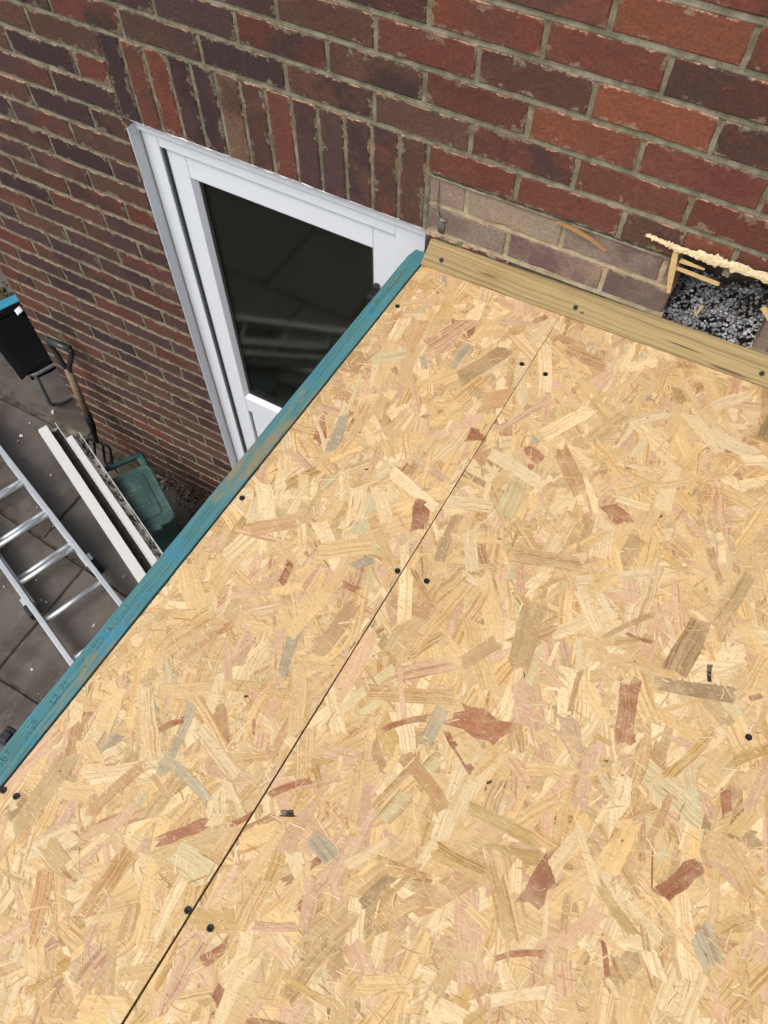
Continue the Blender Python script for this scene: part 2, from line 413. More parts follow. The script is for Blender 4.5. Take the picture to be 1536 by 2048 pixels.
# mortar: struck bed joints, tooled perpends and a backing sheet
def strip(V, F, pts, prof):
    """pts: list of (origin, side) along the joint; prof: list of (side offset, y)"""
    m = len(prof); o = len(V)
    for (p, s) in pts:
        for (a, yy) in prof:
            k = noise.noise(Vector((p[0] * 60, a * 300 + p[2] * 60, yy * 100)))
            k2 = noise.noise(Vector((p[0] * 210, a * 900 + p[2] * 210, 3)))
            V.append((p[0] + s[0] * a, p[1] + yy + k * .0011 + k2 * .0006, p[2] + s[1] * a + (k * .0008 if s[1] else 0)))
    for i in range(len(pts) - 1):
        for j in range(m - 1):
            F.append((o + i * m + j, o + i * m + j + 1, o + (i + 1) * m + j + 1, o + (i + 1) * m + j))
V, F = [], []; VB, FB = [], []
BED = [(.0085, .012), (.0055, .0062), (.0015, .0035), (0., .0042), (-.003, .0022), (-.0062, .0012), (-.0085, .006)]
PERP = [(-.0085, .010), (-.0055, .0030), (-.001, .0045), (.001, .0050), (.0055, .0022), (.0085, .010)]
PTHIN = [(-.0075, .009), (-.004, .0028), (0., .0045), (.004, .0025), (.0075, .009)]
def run(x0, x1, z, y=0., VV=V, FF=F):
    k = max(2, int((x1 - x0) / .012)); strip(VV, FF, [((x0 + (x1 - x0) * i / k, y, z), (0, 1)) for i in range(k + 1)], BED)
for n in range(n0, nrows + 1):
    z = n * .075
    if n < 0:
        run(XL, DX0, z)
        if n >= -3: run(DX1, DX1 + .22, z)
    elif n < 3:
        run(XL, DX0 - .004, z)
        if n == 2: run(DX1 + .004, 1.365, z); run(1.64, XR, z)
        elif n == 1: run(DX1, 1.375, z, .006, VB, FB); run(1.60, XR, z, .006, VB, FB)
        else: run(DX1, 1.384, z, .004, VB, FB); run(1.575, XR, z, .004, VB, FB)
    else: run(XL, XR, z)
for (x, z0, z1, y, kind) in perps:
    if in_hole(round(z0 / .075), x - .01, x + .01) and z1 - z0 < .1: continue
    k = max(3, int((z1 - z0) / .010))
    VV, FF = (VB, FB) if kind == 'grey' else (V, F)
    strip(VV, FF, [((x + noise.noise(Vector((x * 30, z0 + i, 1))) * .0008, y, z0 + (z1 - z0) * i / k), (1, 0)) for i in range(k + 1)], PTHIN if kind == 'thin' else PERP)
def quad(V, F, x0, x1, z0, z1, y):
    o = len(V); V += [(x0, y, z0), (x1, y, z0), (x1, y, z1), (x0, y, z1)]; F.append((o, o + 1, o + 2, o + 3))
for (a, b, c, d) in ((XL + .01, DX0 - .002, GROUND - .02, ZT), (DX0 - .002, DX1 + .002, .003, ZT), (DX1 + .002, 1.375, -2.1, ZT), (1.375, 1.60, .182, ZT), (1.375, 1.60, -2.1, -.012), (1.60, XR, -2.1, ZT)):
    quad(V, F, a, b, c, d, .0125)
mesh_obj('mortar', V, F, M_MORTAR, wall, smooth=True)
mesh_obj('pointing', VB, FB, M_MORTAR_BUFF, wall, smooth=True)
M_CORE = m_plain('wall_core', (.11, .075, .06), .9, 0, 12., .3)
# core behind the facing: return wall, reveals, cavity walls
def planes(name, quads, mat, parent=None):
    V = []; F = []
    for q in quads:
        o = len(V); V += q; F.append(tuple(range(o, o + len(q))))
    return mesh_obj(name, V, F, mat, parent)
planes('wall_core', [
    [(XL + .002, .03, GROUND - .02), (XL + .002, 3.0, GROUND - .02), (XL + .002, 3.0, ZT), (XL + .002, .03, ZT)],
    [(XL, .03, ZT), (XR, .03, ZT), (XR, 3.0, ZT), (XL, 3.0, ZT)],
    [(DX0, .03, GROUND), (DX0, .13, GROUND), (DX0, .13, 0), (DX0, .03, 0)],
    [(DX1, .013, GROUND), (DX1, .13, GROUND), (DX1, .13, 0), (DX1, .013, 0)],
    [(DX0, .10, .002), (DX1, .10, .002), (DX1, .14, .002), (DX0, .14, .002)],
    [(XR, .0125, GROUND), (XR, 3.0, GROUND), (XR, 3.0, ZT), (XR, .0125, ZT)],
    [(XL, 3.0, GROUND), (XR, 3.0, GROUND), (XR, 3.0, ZT), (XL, 3.0, ZT)]], M_CORE, wall)
M_CAV = m_plain('cavity_blockwork', (.09, .075, .055), .95, 0, 40., .4, .6)
planes('cavity', [
    [(1.33, .17, -.2), (1.66, .17, -.2), (1.66, .17, .20), (1.33, .17, .20)],
    [(1.33, .013, -.2), (1.33, .17, -.2), (1.33, .17, .20), (1.33, .013, .20)],
    [(1.66, .013, -.2), (1.66, .17, -.2), (1.66, .17, .20), (1.66, .013, .20)],
    [(1.33, .013, .19), (1.66, .013, .19), (1.66, .17, .19), (1.33, .17, .19)],
    [(1.33, .013, -.10), (1.66, .013, -.10), (1.66, .17, -.10), (1.33, .17, -.10)]], M_CAV, wall)

# ------------------------------------------------------------------ white door in the opening
door = thing('door', 'white plastic door with dark glass pane under the soldier course', 'door', (.35, .045, GROUND))
def dbox(name, x0, x1, y0, y1, z0, z1, mat=M_PVC, parent=door, bevel=.003):
    o = box(name, x0, x1, y0, y1, z0, z1, mat, None, bevel)
    o.parent = parent
    base = Vector((.35, .045, GROUND))
    for v in o.data.vertices: v.co -= base
    return o
dbox('frame_jamb', DX0 + .004, -.035, .045, .11, GROUND + .03, -.001)
dbox('frame_jamb', .704, DX1 + .02, .045, .11, GROUND + .03, -.001)
dbox('frame_head', -.0352, .7042, .0452, .11, -.092, -.001)
dbox('threshold', DX0 + .004, DX1, .02, .11, GROUND + .002, GROUND + .03)
dbox('head_trim', DX0 + .002, DX1 - .002, .034, .0448, -.05, -.002, bevel=.002)
dbox('reveal_trim', DX0 + .0005, DX0 + .0035, .004, .0449, GROUND + .03, -.031, M_PVC, bevel=.0006)
M_STAIN = m_plain('stained_sealant', (.38, .28, .17), .8, 0, 30., .35)
dbox('sealant', DX0 + .0036, DX0 + .0065, .0425, .0447, GROUND + .03, -.04, M_STAIN, bevel=.001)
M_CAULK = m_plain('white_caulk', (.66, .65, .62), .6, 0, 60., .2)
cp = [(DX0 + .895 * i / 60 - .35, .0055 - .045 + RND.uniform(-.002, .002), -.001 + RND.uniform(-.0012, .0014) - GROUND) for i in range(61)]
tube('caulk_bead', cp, [RND.uniform(.0016, .0036) for _ in cp], M_CAULK, door, 6)
cp = [(DX0 - .35 + .001, .006 - .045 + RND.uniform(-.001, .001), -.02 - i * .034 - GROUND) for i in range(60)]
tube('caulk_bead', cp, [RND.uniform(.001, .0028) for _ in cp], m_plain('aged_caulk', (.30, .17, .10), .8, 0, 40., .4), door, 6)
M_GASK_GAP = m_plain('black_gasket_and_gap', (.012, .012, .012), .5)
leaf = dbox('door_leaf', -.031, .7005, .079, .12, GROUND + .032, -.095, M_GASK_GAP, bevel=0)   # dark core seen in the gaps
GX0, GX1, GZ0, GZ1 = .040, .632, -1.152, -.172
def lbox(name, *a, **k):
    o = dbox(name, *a, **k); o.parent = leaf; return o
# core is notched by the pane: rebuild the core as a frame
bm = bmesh.new()
for q in ((-.031, GX0 - .004, GROUND + .032, -.095), (GX1 + .004, .7005, GROUND + .032, -.095), (GX0 - .004, GX1 + .004, GZ1 + .004, -.095), (GX0 - .004, GX1 + .004, GROUND + .032, GZ0 - .004)):
    bm_box(bm, q[0] - .35, q[1] - .35, .079 - .045, .12 - .045, q[2] - GROUND, q[3] - GROUND)
leaf.data.clear_geometry(); bm.to_mesh(leaf.data); bm.free()
lbox('stile', -.026, GX0, .058, .0785, GROUND + .036, -.098)
lbox('stile', GX1, .699, .058, .0785, GROUND + .036, -.098)
lbox('rail', GX0 + .0005, GX1 - .0005, .0582, .0785, GZ1, -.098)
lbox('rail', GX0 + .0005, GX1 - .0005, .0582, .0785, -1.235, GZ0)
lbox('rail', GX0 + .0005, GX1 - .0005, .0582, .0785, GROUND + .036, GROUND + .17)
lbox('lower_panel', GX0 + .006, GX1 - .006, .069, .0787, GROUND + .17, -1.235)
def bead(z0, z1):
    # sloping glazing bead round an opening
    o = [(GX0, z0), (GX1, z0), (GX1, z1), (GX0, z1)]; i = [(GX0 + .011, z0 + .011), (GX1 - .011, z0 + .011), (GX1 - .011, z1 - .011), (GX0 + .011, z1 - .011)]
    b = lambda p, y: Vector((p[0] - .35, y - .045, p[1] - GROUND))
    V = [b(p, .0595) for p in o] + [b(p, .0755) for p in i] + [b(p, .0785) for p in i]
    F = []
    for a in (0, 4):
        for k in range(4): F.append((a + k, a + (k + 1) % 4, a + 4 + (k + 1) % 4, a + 4 + k))
    return mesh_obj('glazing_bead', V, F, M_PVC, leaf)
bead(GZ0, GZ1)
bm = bmesh.new()
for q in ((GX0 + .010, GX0 + .022, GZ0 + .010, GZ1 - .010), (GX1 - .018, GX1 - .010, GZ0 + .010, GZ1 - .010), (GX0 + .0225, GX1 - .0185, GZ1 - .018, GZ1 - .010), (GX0 + .0225, GX1 - .0185, GZ0 + .010, GZ0 + .020)):
    bm_box(bm, q[0] - .35, q[1] - .35, .0775 - .045, .0797 - .045, q[2] - GROUND, q[3] - GROUND)
bm_obj('gasket_and_gap_shade', bm, M_GASK_GAP, leaf)
lbox('gasket_and_gap_shade', -.0286, -.0262, .050, .0578, GROUND + .036, -.0985, M_GASK_GAP, bevel=0)  # black strip beside the leaf, paints in the shade of the frame gap
def m_glass():
    t = NT('window_glass'); t.t.nodes.remove(t.b)
    o = t.obj(); n = t.noise(o, 3., 2.); sp = t.math('ADD', .012, t.ramp(t.noise(o, 70., 3., .7), .70, .74, 0., .10))
    tr = t.n('ShaderNodeBsdfTransparent'); tr.inputs[0].default_value = (.35, .36, .33, 1)
    gl = t.n('ShaderNodeBsdfGlossy'); gl.inputs[0].default_value = (.95, .95, .95, 1); gl.inputs['Roughness'].default_value = .06
    df = t.n('ShaderNodeBsdfDiffuse'); df.inputs[0].default_value = (.42, .45, .36, 1)
    fr = t.n('ShaderNodeFresnel'); fr.inputs[0].default_value = 1.5
    m1 = t.n('ShaderNodeMixShader'); t.l(t.math('MULTIPLY', fr.outputs[0], .34, clamp=True), m1.inputs[0]); t.l(tr.outputs[0], m1.inputs[1]); t.l(gl.outputs[0], m1.inputs[2])
    m2 = t.n('ShaderNodeMixShader'); t.l(sp, m2.inputs[0]); t.l(m1.outputs[0], m2.inputs[1]); t.l(df.outputs[0], m2.inputs[2])
    t.l(m2.outputs[0], t.out.inputs[0]); return t.m
M_GLASS = m_glass()
lbox('glass_pane', GX0 + .004, GX1 - .004, .080, .086, GZ0 + .004, GZ1 - .004, M_GLASS, bevel=0)
M_BLACKP = m_plain('black_plastic', (.012, .013, .014), .38)
# small dark catch on the closing stile
bm = bmesh.new(); bm_box(bm, .282, .306, -.030, .012, 1.785, 1.80, .004); bm_box(bm, .286, .302, -.005, .0130, 1.772, 1.815, .003)
bm_obj('catch', bm, M_BLACKP, leaf)
M_ROOM = m_plain('unlit_room_wall', (.035, .032, .026), .9, 0, 3., .3)
room = planes('room_behind_door', [
    [(-.6, .13, -2.1), (-.6, 2.2, -2.1), (-.6, 2.2, .2), (-.6, .13, .2)], [(1.3, .18, -2.1), (1.3, 2.2, -2.1), (1.3, 2.2, .2), (1.3, .18, .2)],
    [(-.6, 2.2, -2.1), (1.3, 2.2, -2.1), (1.3, 2.2, .2), (-.6, 2.2, .2)], [(-.6, .13, .2), (1.3, .13, .2), (1.3, 2.2, .2), (-.6, 2.2, .2)],
    [(-.6, .13, -2.09), (1.3, .13, -2.09), (1.3, 2.2, -2.09), (-.6, 2.2, -2.09)],
    [(-.6, .131, -2.1), (DX0, .131, -2.1), (DX0, .131, .2), (-.6, .131, .2)], [(DX1, .131, -2.1), (1.3, .131, -2.1), (1.3, .131, .2), (DX1, .131, .2)],
    [(DX0, .131, .001), (DX1, .131, .001), (DX1, .131, .2), (DX0, .131, .2)]], M_ROOM)
tag(room, kind='structure')

# ------------------------------------------------------------------ ground and paving
M_SOIL = m_plain('soil', (.045, .036, .026), .95, 0, 6., .4, .5)
g = mesh_obj('ground', [(-80, -80, GROUND - .03), (80, -80, GROUND - .03), (80, 80, GROUND - .03), (-80, 80, GROUND - .03)], [(0, 1, 2, 3)], M_SOIL); tag(g, kind='structure')
patio = mesh_obj('patio', [(-4.2, -4.4, GROUND - .012), (3.2, -4.4, GROUND - .012), (3.2, 2.4, GROUND - .012), (-4.2, 2.4, GROUND - .012)], [(0, 1, 2, 3)], M_JOINT); tag(patio, kind='structure')
bands = [(2.40, 0), (1.80, 0), (1.20, 0), (.59, 0), (-.022, 0), (-.60, -.07), (-1.225, 0), (-1.84, 0), (-2.46, 0), (-3.07, 0), (-3.70, 0), (-4.35, 0)]
def by(k, x): return bands[k][0] + bands[k][1] * (x + .85 if k == 5 else 0)
vj = {3: [-4.2, -3.3, -2.7, -1.95, -1.1], 4: [-4.2, -3.4, -2.5, -1.75, -.89, -.29, .31, .81], 5: [-4.2, -3.3, -2.4, -1.5, -.61, .0, .30, .81]}
for k in range(len(bands) - 1):
    xs = vj.get(k)
    if not xs:
        x = -4.2; xs = [x]
        lim = -1.1 if k < 4 else (.81 if k < 7 else 3.2)
        while x < lim - .5: x += RND.choice((.6, .6, .9, .75)); xs.append(x)
    for i in range(len(xs) - 1):
        g1 = .018 if k == 3 else .007
        x0, x1 = xs[i] + .006, xs[i + 1] - .006
        per = []
        c = [(x0, by(k + 1, x0) + g1), (x1, by(k + 1, x1) + g1), (x1, by(k, x1) - (.018 if k == 4 else .007)), (x0, by(k, x0) - (.018 if k == 4 else .007))]
        for a in range(4):
            p, q = c[a], c[(a + 1) % 4]
            for s in range(12):
                f = s / 12; x, y = p[0] + (q[0] - p[0]) * f, p[1] + (q[1] - p[1]) * f
                w = .0035; per.append((x + noise.noise(Vector((x * 14, y * 14, 1))) * w, y + noise.noise(Vector((x * 14, y * 14, 9))) * w))
        zc = GROUND + RND.uniform(-.0015, .0015); mx, my = (x0 + x1) / 2, sum(p[1] for p in c) / 4
        r1 = [(x, y, GROUND - .028) for x, y in per]; r2 = [(x, y, zc - .006) for x, y in per]
        r3 = [(x + (mx - x) * .012, y + (my - y) * .016, zc) for x, y in per]
        V, F = loft([r1, r2, r3], False, True)
        mesh_obj('slab', V, F, M_SLAB, patio)

# ------------------------------------------------------------------ porch under the new roof deck
def dz(x): return -.062 + .03 * (x - .83)
def gapx(y): return 1.181 + .0125 * y
YB = -2.05; XB = 2.34
porch = thing('porch', 'brown timber framed porch wall and fascia carrying the new roof deck', 'porch', (1.5, -1.0, GROUND))
M_FASC = m_timber('fascia_timber', (.30, .21, .12), (.20, .13, .07), 'Y')
def pbox(name, x0, x1, y0, y1, z0, z1, mat, bevel=.002):
    o = box(name, x0, x1, y0, y1, z0, z1, mat, None, bevel); o.parent = porch
    for v in o.data.vertices: v.co -= Vector((1.5, -1.0, GROUND))
    return o
# porch side wall follows the slightly skewed edge
def skew(o):
    for v in o.data.vertices: v.co.x += .026 * (v.co.y - 1.0)
    return o
skew(pbox('wall_panel', .845, .90, YB, -.004, GROUND + .001, -.24, m_plain('porch_render', (.20, .17, .14), .9, 0, 8., .2)))
skew(pbox('fascia', .828, .844, YB, -.004, -.26, -.084, M_FASC))
for k in range(5): pbox('rafter', .86, XB - .05, -.16 - .42 * k, -.115 - .42 * k, -.18, -.088, M_FASC)
pbox('end_wall', .86, XB, YB, YB + .05, GROUND + .001, -.19, m_plain('porch_render_end', (.20, .17, .14), .9, 0, 8., .2))

# ------------------------------------------------------------------ roof deck: two OSB boards made of strands
PAL = dict(P=(.74, .565, .325), Y=(.67, .465, .22), B=(.61, .42, .20), K=(.60, .39, .24), T=(.50, .34, .16), O=(.49, .30, .145), R=(.34, .145, .075), D=(.37, .245, .125), A=(.50, .335, .13), G=(.40, .335, .225), X=(.03, .022, .018), L=(.58, .48, .265))
WEI = [('P', .23), ('Y', .22), ('B', .27), ('K', .16), ('T', .055), ('O', .035), ('A', .02), ('L', .025), ('R', .005), ('G', .006), ('D', .008)]
FEAT = [(1.213, -1.244, .5, .022, .011, 'X'), (1.722, -.709, -1.3, .03, .008, 'X'), (1.442, -.853, -1.0, .03, .003, 'X'), (1.30, -.64, .4, .008, .004, 'X'), (1.55, -.45, 1.2, .007, .004, 'X'), (1.62, -.93, .2, .006, .003, 'X'), (1.47, -1.05, .9, .009, .004, 'X'), (1.60, -1.42, .3, .008, .005, 'X'), (1.0, -.62, .3, .006, .004, 'X'), (1.05, -1.12, .8, .006, .004, 'X'), (1.9, -.98, .5, .007, .004, 'X'), (1.422, -0.793, -1.41, 0.118, 0.046, 'T'), (1.574, -0.691, -2.21, 0.105, 0.01, 'O'), (1.596, -0.704, 0.13, 0.044, 0.008, 'R'), (1.674, -0.68, -1.68, 0.112, 0.046, 'D'), (1.535, -0.847, -1.42, 0.074, 0.012, 'O'), (1.623, -0.84, -1.3, 0.108, 0.034, 'R'), (1.71, -0.747, 0.33, 0.127, 0.028, 'D'), (1.8, -0.713, 0.74, 0.022, 0.01, 'R'), (1.731, -0.856, -1.96, 0.111, 0.016, 'A'), (1.805, -0.898, -1.16, 0.035, 0.019, 'R'), (1.719, -0.981, -1.71, 0.091, 0.013, 'O'), (1.556, -0.916, -0.84, 0.063, 0.039, 'K'), (1.416, -0.976, 0.13, 0.091, 0.046, 'R'), (1.147, -0.664, -1.31, 0.071, 0.035, 'R'), (1.107, -0.619, -0.29, 0.116, 0.028, 'P'), (1.098, -0.807, 0.94, 0.041, 0.019, 'G'), (1.069, -1.005, -1.33, 0.107, 0.02, 'G'), (1.12, -0.944, -1.67, 0.116, 0.033, 'O'), (1.127, -1.083, -1.08, 0.112, 0.024, 'Y'), (0.982, -0.891, -1.4, 0.046, 0.016, 'R'), (1.102, -0.859, 0.05, 0.031, 0.013, 'R'), (1.224, -0.804, -0.66, 0.093, 0.013, 'O'), (1.281, -0.989, -1.02, 0.085, 0.009, 'K'), (1.309, -1.032, 0.75, 0.075, 0.012, 'R'), (1.351, -1.011, -1.56, 0.062, 0.025, 'G'), (1.364, -0.86, -2.09, 0.073, 0.026, 'O'), (0.848, -0.998, -0.66, 0.1, 0.04, 'Y'), (0.932, -1.236, -0.81, 0.115, 0.029, 'P'), (1.04, -1.281, -0.17, 0.11, 0.021, 'G'), (1.063, -1.218, -0.33, 0.1, 0.026, 'P'), (0.968, -1.22, 0.89, 0.044, 0.011, 'R'), (0.989, -1.088, -0.91, 0.065, 0.016, 'K'), (0.955, -1.344, -1.84, 0.105, 0.022, 'O'), (1.085, -1.346, -2.27, 0.08, 0.018, 'R'), (0.857, -1.246, -1.26, 0.077, 0.04, 'Y'), (1.197, -1.209, -2.31, 0.069, 0.011, 'R'), (1.155, -1.285, 0.95, 0.037, 0.009, 'R'), (1.127, -1.377, -0.07, 0.074, 0.041, 'L'), (1.195, -1.422, 0.41, 0.066, 0.032, 'A'), (1.223, -1.457, -2.13, 0.043, 0.02, 'R'), (1.204, -1.49, -1.51, 0.08, 0.013, 'K'), (1.257, -1.494, -1.34, 0.022, 0.02, 'R'), (1.306, -1.336, -1.13, 0.08, 0.022, 'K'), (1.281, -1.385, 0.5, 0.062, 0.012, 'K'), (1.39, -1.271, -1.94, 0.06, 0.018, 'D'), (1.287, -1.261, -0.26, 0.046, 0.029, 'G'), (1.369, -1.426, 0.07, 0.101, 0.01, 'A'), (0.914, -0.255, -1.38, 0.095, 0.041, 'O'), (1.089, -0.255, -1.97, 0.141, 0.038, 'D'), (1.152, -0.175, -0.57, 0.088, 0.03, 'P'), (1.145, -0.081, -2.13, 0.037, 0.014, 'R'), (1.23, -0.113, -0.02, 0.068, 0.024, 'O'), (1.037, -0.264, -1.62, 0.079, 0.016, 'G'), (0.986, -0.217, -1.89, 0.12, 0.059, 'K'), (1.167, -0.328, 0.7, 0.093, 0.05, 'O'), (1.155, -0.442, 0.49, 0.031, 0.041, 'R'), (1.26, -0.478, -0.17, 0.119, 0.035, 'P'), (1.473, -0.485, -0.46, 0.048, 0.038, 'R'), (1.779, -1.041, 1.07, 0.075, 0.029, 'R'), (1.597, -1.149, -1.69, 0.066, 0.031, 'R'), (1.838, -1.108, -0.8, 0.045, 0.037, 'G'), (1.608, -1.248, 0.6, 0.068, 0.009, 'R'), (1.577, -1.319, -0.68, 0.032, 0.008, 'K'), (1.71, -1.124, -0.51, 0.077, 0.017, 'A'), (1.478, -1.18, 0.02, 0.075, 0.029, 'A'), (1.512, -1.098, 0.03, 0.104, 0.021, 'A'), (0.902, -0.569, -1.34, 0.093, 0.024, 'G'), (0.834, -0.385, -1.8, 0.071, 0.052, 'O'), (0.905, -0.817, 0.75, 0.088, 0.034, 'O'), (1.053, -0.794, 0.61, 0.094, 0.043, 'Y'), (1.397, -0.639, -2.82, 0.119, 0.032, 'T'), (1.309, -0.325, -2.08, 0.118, 0.032, 'P'), (1.358, -0.432, -0.79, 0.1, 0.042, 'O'), (1.564, -0.219, -0.63, 0.098, 0.031, 'P'), (1.719, -0.552, -1.76, 0.114, 0.025, 'T')]
RS = random.Random(5)
def clip(poly, a, b, c):
    """keep a*x+b*y<=c"""
    out = []
    for i in range(len(poly)):
        p, q = poly[i], poly[(i + 1) % len(poly)]
        dp, dq = a * p[0] + b * p[1] - c, a * q[0] + b * q[1] - c
        if dp <= 0: out.append(p)
        if (dp < 0) != (dq < 0) and dp != dq:
            t = dp / (dp - dq); out.append((p[0] + (q[0] - p[0]) * t, p[1] + (q[1] - p[1]) * t))
    return out
def strand_outline(L, W):
    pts = []
    bow = RS.uniform(-.06, .06) * L * (1 if W < .03 else .4); t0 = RS.uniform(.72, 1.); t1 = RS.uniform(.72, 1.)
    def half(s): return W / 2 * (t0 + (t1 - t0) * s)
    ns = 4
    sa_, sb_ = RS.uniform(-.35, .35) * W, RS.uniform(-.35, .35) * W
    for i in range(ns + 1):
        s = i / ns; pts.append((-L / 2 + L * s + (sa_ if i == 0 else sb_ if i == ns else 0), -half(s) + bow * (4 * s * (1 - s)) + RS.uniform(-.04, .04) * W))
    ne = RS.choice((1, 2, 3, 4)) if W > .008 else 1; sl = RS.uniform(-.9, .9) * W
    for i in range(1, ne + 1):
        s = i / (ne + 1); pts.append((L / 2 + sl * (s - .5) + RS.uniform(-.07, .05) * min(L, .1), -half(1) + 2 * half(1) * s))
    for i in range(ns, -1, -1):
        s = i / ns; pts.append((-L / 2 + L * s - (sa_ if i == 0 else sb_ if i == ns else 0), half(s) + bow * (4 * s * (1 - s)) + RS.uniform(-.04, .04) * W))
    ne = RS.choice((1, 2, 3, 4)) if W > .008 else 1; sl = RS.uniform(-.9, .9) * W
    for i in range(1, ne + 1):
        s = i / (ne + 1); pts.append((-L / 2 + sl * (s - .5) - RS.uniform(-.07, .05) * min(L, .1), half(0) - 2 * half(0) * s))
    return pts
def make_strand(x, y, ang, L, W, code, lev, clips):
    c0 = PAL[code]; k = 1 + RS.uniform(-.13, .10); h = RS.uniform(-.05, .05)
    col = (min(.85, c0[0] * k * (1 + h * .4)), c0[1] * k, c0[2] * k * (1 - h), RS.choice((.1, .25, .4, .6, .9)))
    ca, sa = math.cos(ang), math.sin(ang); out = strand_outline(L, W)
    if code in 'RK' and W > .018: out = [(u * (1 + RS.uniform(-.16, .08)), v * (1 + RS.uniform(-.3, .15))) for u, v in out]
    P = [(x + u * ca - v * sa, y + u * sa + v * ca) for (u, v) in out]
    for c in clips:
        P = clip(P, *c)
        if len(P) < 3: return None
    tx, ty = RS.uniform(-.006, .006), RS.uniform(-.004, .004); off = (RS.uniform(0, 40), RS.uniform(0, 40), RS.uniform(0, 40))
    V = []; loc = []; frc = []
    n = len(P)
    for sk in (0., .0006):
        for (px, py) in P:
            u = (px - x) * ca + (py - y) * sa; v = -(px - x) * sa + (py - y) * ca
            z = lev + max(-.00015, min(.00015, u * tx * .5 + v * ty * .5))
            V.append((px, py, dz(px) + z - sk)); loc.append((u + off[0], v + off[1], off[2])); frc.append((max(-1., min(1., 2 * u / L)), max(-1., min(1., 2 * v / W)), 0.))
    F = [tuple(range(n))] + [(i, n + i, n + (i + 1) % n, (i + 1) % n) for i in range(n)]
    return V, F, loc, col, L * W, frc
def pick():
    r = RS.random() * sum(w for _, w in WEI)
    for k, w in WEI:
        r -= w
        if r <= 0: return k
    return 'B'
def board(name, label, xl, xr, feats, screws):
    b = thing(name, label, 'osb board', ((xl(-1) + xr(-1)) / 2, -1.0, dz(1.2) - .02))
    base = Vector(b.location)
    y0, y1 = -.006, YB
    # core
    cz = .0012
    V = []
    for z in (-cz, -.018 - cz):
        V += [(xl(y0), y0, dz(xl(y0)) + z), (xr(y0), y0, dz(xr(y0)) + z), (xr(y1), y1, dz(xr(y1)) + z), (xl(y1), y1, dz(xl(y1)) + z)]
    V = [Vector(v) - base for v in V]
    N = len(V)
    mesh_obj('core', V, [(0, 1, 2, 3), (7, 6, 5, 4), (0, 4, 5, 1), (1, 5, 6, 2), (2, 6, 7, 3), (3, 7, 4, 0)], M_STRAND, b,
             attrs=dict(tint=('FLOAT_COLOR', [(.52, .37, .18, .5)] * N), loc=('FLOAT_VECTOR', [tuple(v) for v in V])))
    def line(fx, sgn):
        # x*sgn <= fx(y)*sgn as half-plane a x + b y <= c
        s = (fx(-1.) - fx(0.)) / -1.; return (sgn, -s * sgn, fx(0.) * sgn)
    clips = [line(xr, 1), line(xl, -1), (0, 1, y0), (0, -1, -y1)]
    area = (xr(-1) - xl(-1)) * (y0 - y1); items = []
    def rnd_pt():
        y = RS.uniform(y1, y0); return RS.uniform(xl(y), xr(y)), y
    def ang():
        if RS.random() < .30: return RS.uniform(0, math.pi)
        return RS.gauss(math.pi / 2 + .12, .55)
    n1 = int(area * 1900)
    for i in range(n1):
        L = max(.04, RS.gauss(.105, .03)); W = max(.012, abs(RS.gauss(.030, .012))); x, y = rnd_pt()
        items.append((x, y, ang(), L, W, pick(), .0004 * i / n1 - .0006))
    n2 = int(area * 1350)
    for i in range(n2):
        big = RS.random() < .42
        L = max(.02, RS.gauss(.105 if big else .060, .025)); W = max(.003, abs(RS.gauss(.030 if big else .012, .008))); x, y = rnd_pt()
        items.append((x, y, ang(), L, W, pick(), .0006 * i / n2 - .0002))
    for f in feats:
        items.append((f[0], f[1], f[2], f[3] * 1.06, f[4] * 1.08, f[5], .00045 + RS.uniform(0, .0001)))
    n3 = int(area * 2000)
    for i in range(n3):
        x, y = rnd_pt()
        if noise.noise(Vector((x * 3.2, y * 3.2, 5))) < -.12 and RS.random() < .75: continue
        L = RS.uniform(.006, .034); W = RS.uniform(.0008, .0026)
        items.append((x, y, RS.uniform(0, math.pi), L, W, RS.choice('PPPPPYYYBBKLLO'), .0004 + .0003 * RS.random()))
    geo = [make_strand(*it, clips) for it in items]
    pool = [i for i in range(n1 + n2 * 2 // 5, n1 + n2 + len(feats)) if geo[i]]
    def score(i):
        it = items[i]; d = (Vector((it[0], it[1], dz(it[0]))) - CAM); f = d.dot(FWD)
        u, v = d.dot(xax) / f * 1538, d.dot(yax) / f * 1538
        if abs(u) > 790 or abs(v) > 1040: return 0
        return (10 if i >= n1 + n2 else 0) + geo[i][4] / d.length_squared * 100
    pool.sort(key=score, reverse=True); chosen = set(pool[:292])
    SV, SF, SL, SC, SR = [], [], [], [], []
    for i, gq in enumerate(geo):
        if not gq: continue
        V, F, loc, col, _, frc = gq; V = [(v[0] - base.x, v[1] - base.y, v[2] - base.z) for v in V]
        if i in chosen:
            mesh_obj('strand', V, F, M_STRAND, b, attrs=dict(tint=('FLOAT_COLOR', [col] * len(V)), loc=('FLOAT_VECTOR', loc), fr=('FLOAT_VECTOR', frc)))
        else:
            o = len(SV); SV += V; SF += [tuple(q + o for q in ff) for ff in F]; SL += loc; SC += [col] * len(V); SR += frc
    tag(mesh_obj('strands', SV, SF, M_STRAND, b, attrs=dict(tint=('FLOAT_COLOR', SC), loc=('FLOAT_VECTOR', SL), fr=('FLOAT_VECTOR', SR))), kind='stuff')
    for (x, y) in screws: screw(x, y, dz(x) + .0016, b, base)
    return b
M_SCREW = m_plain('black_screw', (.012, .012, .014), .45, .4, 400., .2)
